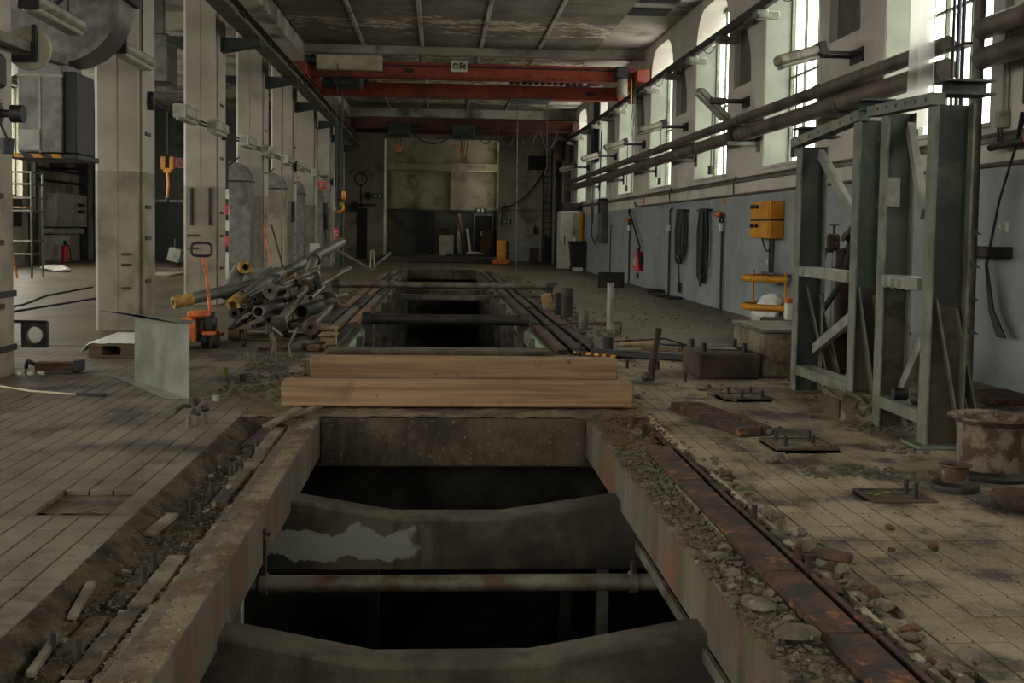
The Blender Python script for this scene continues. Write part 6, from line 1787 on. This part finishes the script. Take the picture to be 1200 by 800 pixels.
for xx in (4.70, 5.12):
    tube([(xx, 39.8, .1), (xx + .05, 39.8, .1)], .1, 14).build('wheel', 'rubber', t)
tag(box(4.72, 5.05, 38.9, 39.15, .003, .14, .01).build('white_box', 'white'), 'low white box on the floor before the wheeled bin', 'box')
tag(tube([(4.85, 39.6, 1.06), (4.85, 39.6, 1.2)], .09, 12).build('jar', 'white'), 'small white pot standing on the wheeled bin', 'jar')
t = thing('steel_ladder', (5.0, 50.8, 0), 'black steel ladder fixed to the back wall in the right corner', 'ladder')
for xx in (4.72, 5.1):
    box(xx - .03, xx + .03, 50.8, 50.88, .02, 5.2, .005).build('ladder_rail', 'black', t)
for q in range(16):
    tube([(4.72, 50.84, .3 + .3 * q), (5.1, 50.84, .3 + .3 * q)], .018, 6).build('rung', 'black', t)
t = thing('wall_clock', (-3.6, 50.98, 3.6), 'round wall clock on a bracket left of the far recess', 'clock')
ring((-3.6, 50.9, 3.65), (-3.6, 50.98, 3.65), .3, .25, 24).build('clock_rim', 'black', t)
tube([(-3.6, 50.95, 3.65), (-3.6, 50.97, 3.65)], .26, 24).build('clock_face', 'cream_wall', t)
tube([(-3.6, 50.94, 3.65), (-3.55, 50.94, 3.82)], .015, 5).build('clock_hand', 'black', t)
tube([(-3.6, 50.94, 3.65), (-3.48, 50.94, 3.6)], .015, 5).build('clock_hand', 'black', t)
tube([(-3.6, 50.96, 3.35), (-3.6, 50.96, 2.4)], .02, 5).build('clock_conduit', 'black', t)
def exit_sign(px, py, pz, lab):
    t = thing('exit_sign', (px, py, pz), lab, 'sign', 'green exit signs')
    box(px - .24, px + .24, py - .03, py, pz - .11, pz + .11, .004).build('sign_plate', 'exit_green', t)
    box(px - .16, px - .02, py - .034, py - .029, pz - .06, pz + .06).build('running_figure', 'white', t)
    box(px + .05, px + .15, py - .034, py - .029, pz - .08, pz + .08).build('door_symbol', 'white', t)
exit_sign(-2.85, YB - .001, 2.9, 'green exit sign on the back wall left of the recess')
exit_sign(3.05, YB - .001, 1.83, 'green exit sign low on the back wall right of the recess')
exit_sign(1.95, 53.5, 2.36, 'green exit sign above the right hand recess door')
tag(tube([(-3.25, 50.7, 2.9), (-3.25, 50.98, 2.9)], .16, 14).build('wall_siren', 'black'), 'round black siren on the back wall left of the exit sign', 'siren')
tag(tube([(-.95, 53.3, 2.55), (-.95, 53.58, 2.55)], .16, 14).build('bulkhead_lamp', 'lamp_body'), 'round bulkhead lamp above the left recess door', 'lamp')
t = thing('wall_grille', (4.45, YB, 4.5), 'dark louvred grille on the back wall high at right', 'grille')
box(4.02, 4.85, YB - .04, YB, 4.2, 4.85, .01).build('grille_frame', 'black', t)
for q in range(6):
    box(4.06, 4.81, YB - .06, YB - .035, 4.26 + .095 * q, 4.31 + .095 * q).build('louvre', 'dark_steel', t)
t = thing('wall_cable', (3.8, 50.9, 3), 'bundle of cables swagged across the back wall to the ladder', 'cable')
for q in range(3):
    tube(catenary((2.85, 50.85, 2.45 + .03 * q), (4.7, 50.85, 4.0 + .06 * q), .35 + .05 * q, 12), .025, 6).build('cable', 'black', t)
tube([(2.85, 50.85, 2.5), (2.8, 50.85, 1.6)], .03, 6).build('cable_drop', 'black', t)
t = thing('fire_extinguisher', (4.36, 50.9, 1.2), 'small dim extinguisher hung on the back wall near the ladder', 'extinguisher')
tube([(4.36, 50.88, 1.25), (4.36, 50.88, 1.55)], .08, 12).build('cylinder', 'stone_rust', t)
tube([(4.36, 50.88, 1.55), (4.36, 50.88, 1.68)], .04, 8).build('valve_head', 'black', t)
t = thing('orange_cabinet', (2.6, 46, 0), 'open orange steel cabinet standing at the far end of the pit', 'cabinet')
box(2.38, 2.75, 45.8, 46.3, .2, 1.0, .01).build('cabinet_side', 'yellow', t)
box(2.2, 2.9, 45.7, 46.4, .02, .2, .02).build('cabinet_base', 'orange', t)
box(2.75, 2.88, 45.82, 46.28, .24, .96).build('cabinet_inside', 'black', t)
box(2.74, 2.9, 45.8, 46.3, .55, .6).build('shelf', 'orange', t)
tag(box(4.75, 5.2, 49.4, 49.9, .003, 1.12, .02).build('black_cabinet', 'black'), 'black low cabinet at the foot of the ladder', 'cabinet')
tag(box(4.1, 4.5, 50.4, 50.5, .003, .62, .01).build('brown_board', 'brown_board'), 'brown board leaning at the back wall beside the black cabinet', 'board')
tag(box(4.62, 4.72, 48.9, 49.1, .6, 1.2, .01).box(4.6, 4.74, 48.88, 49.1, .003, .6, .01).build('black_post_box', 'black'), 'slim black post box before the ladder foot', 'box')
# debris in the recess
tag(box(-.02, .66, 52.3, 52.6, .205, 1.15, .01).build('white_cabinet', 'white'), 'white squat cabinet in the recess among the planks', 'cabinet')
tag(box(.0, .45, 52.95, 53.05, .205, 1.5, .01).build('dark_board', 'brown_board'), 'dark board standing behind the white squat cabinet', 'board')
for k, (xa, za, xb, zb, w, m_) in enumerate(((1.25, .21, .9, 2.2, .14, 'brown_board'), (1.05, .21, .85, 1.7, .1, 'pillar_lower'), (1.45, .21, 1.3, 1.45, .13, 'white'), (.95, .21, .8, 1.3, .12, 'galv_light'), (.72, .21, .78, 1.6, .08, 'black'))):
    tag(bar((xa, 52.2 - .16 * k, za), (xb, 53.0 - .16 * k, zb), w, .04, .004).build('leaning_plank', m_), ['tallest brown plank leaning in the recess', 'grey slat leaning beside the tallest plank', 'bright white board leaning right of the planks', 'pale slat leaning before the white cabinet', 'black rail leaning on the white cabinet'][k], 'plank')
tag(bar((2.1, 52.4, .215), (2.3, 53.0, 1.45), .5, .04, .004).build('brown_hardboard', 'brown_board'), 'brown panel leaning beside the right recess door', 'panel')
tag(B().rock((1.6, 50.9, .32), .5, 4, .2, 2).build('white_sheet_heap', 'white'), 'pale crumpled sheet lying on the recess floor', 'sheet')
tag(bar((-2.4, 50.6, .26), (-.6, 50.8, .26), .4, .1, .02).build('scrap_beam', 'black'), 'black flat scrap lying at the left of the recess platform', 'scrap')
tag(bar((.3, 50.35, .27), (2.0, 50.3, .27), .3, .12, .02).build('scrap_beam', 'black'), 'black scrap beam before the leaning planks', 'scrap')
tag(B().box(-1.6, 2.2, 47.2, 47.6, .002, .22, .02).build('cross_beam_piece', 'dark_steel'), 'dark steel beam lying across the floor beyond the pit end', 'beam')
# steel structure beside the right wall far back
for k, (px, py, m_) in enumerate(((4.75, 44.5, 'black'), (5.0, 43.6, 'dark_steel'), (4.95, 47.5, 'galv_light'))):
    tag(box(px - .12, px + .12, py - .12, py + .12, 0, 5.0, .01).build('steel_column', m_), ['black steel column in the far right corner, slimmest gap to the ladder', 'dark steel column where the long pipes end', 'pale steel column far in the right corner'][k], 'column')
t = thing('chain_motor', (4.9, 43, 4.3), 'round hoist motor high in the far right corner', 'motor')
tube([(4.75, 44.0, 4.45), (4.75, 44.3, 4.45)], .28, 18).build('motor_drum', 'stone_rust', t)
box(4.6, 4.9, 43.95, 44.38, 4.65, 5.0, .02).build('motor_box', 'black', t)
tag(box(-4.0, -3.75, 50.6, 50.98, 2.2, 2.6, .03).box(-3.75, -2.9, 50.8, 50.98, 2.45, 2.52).build('pipe_cluster', 'black'), 'black pipe cluster on the back wall under the clock', 'pipe')
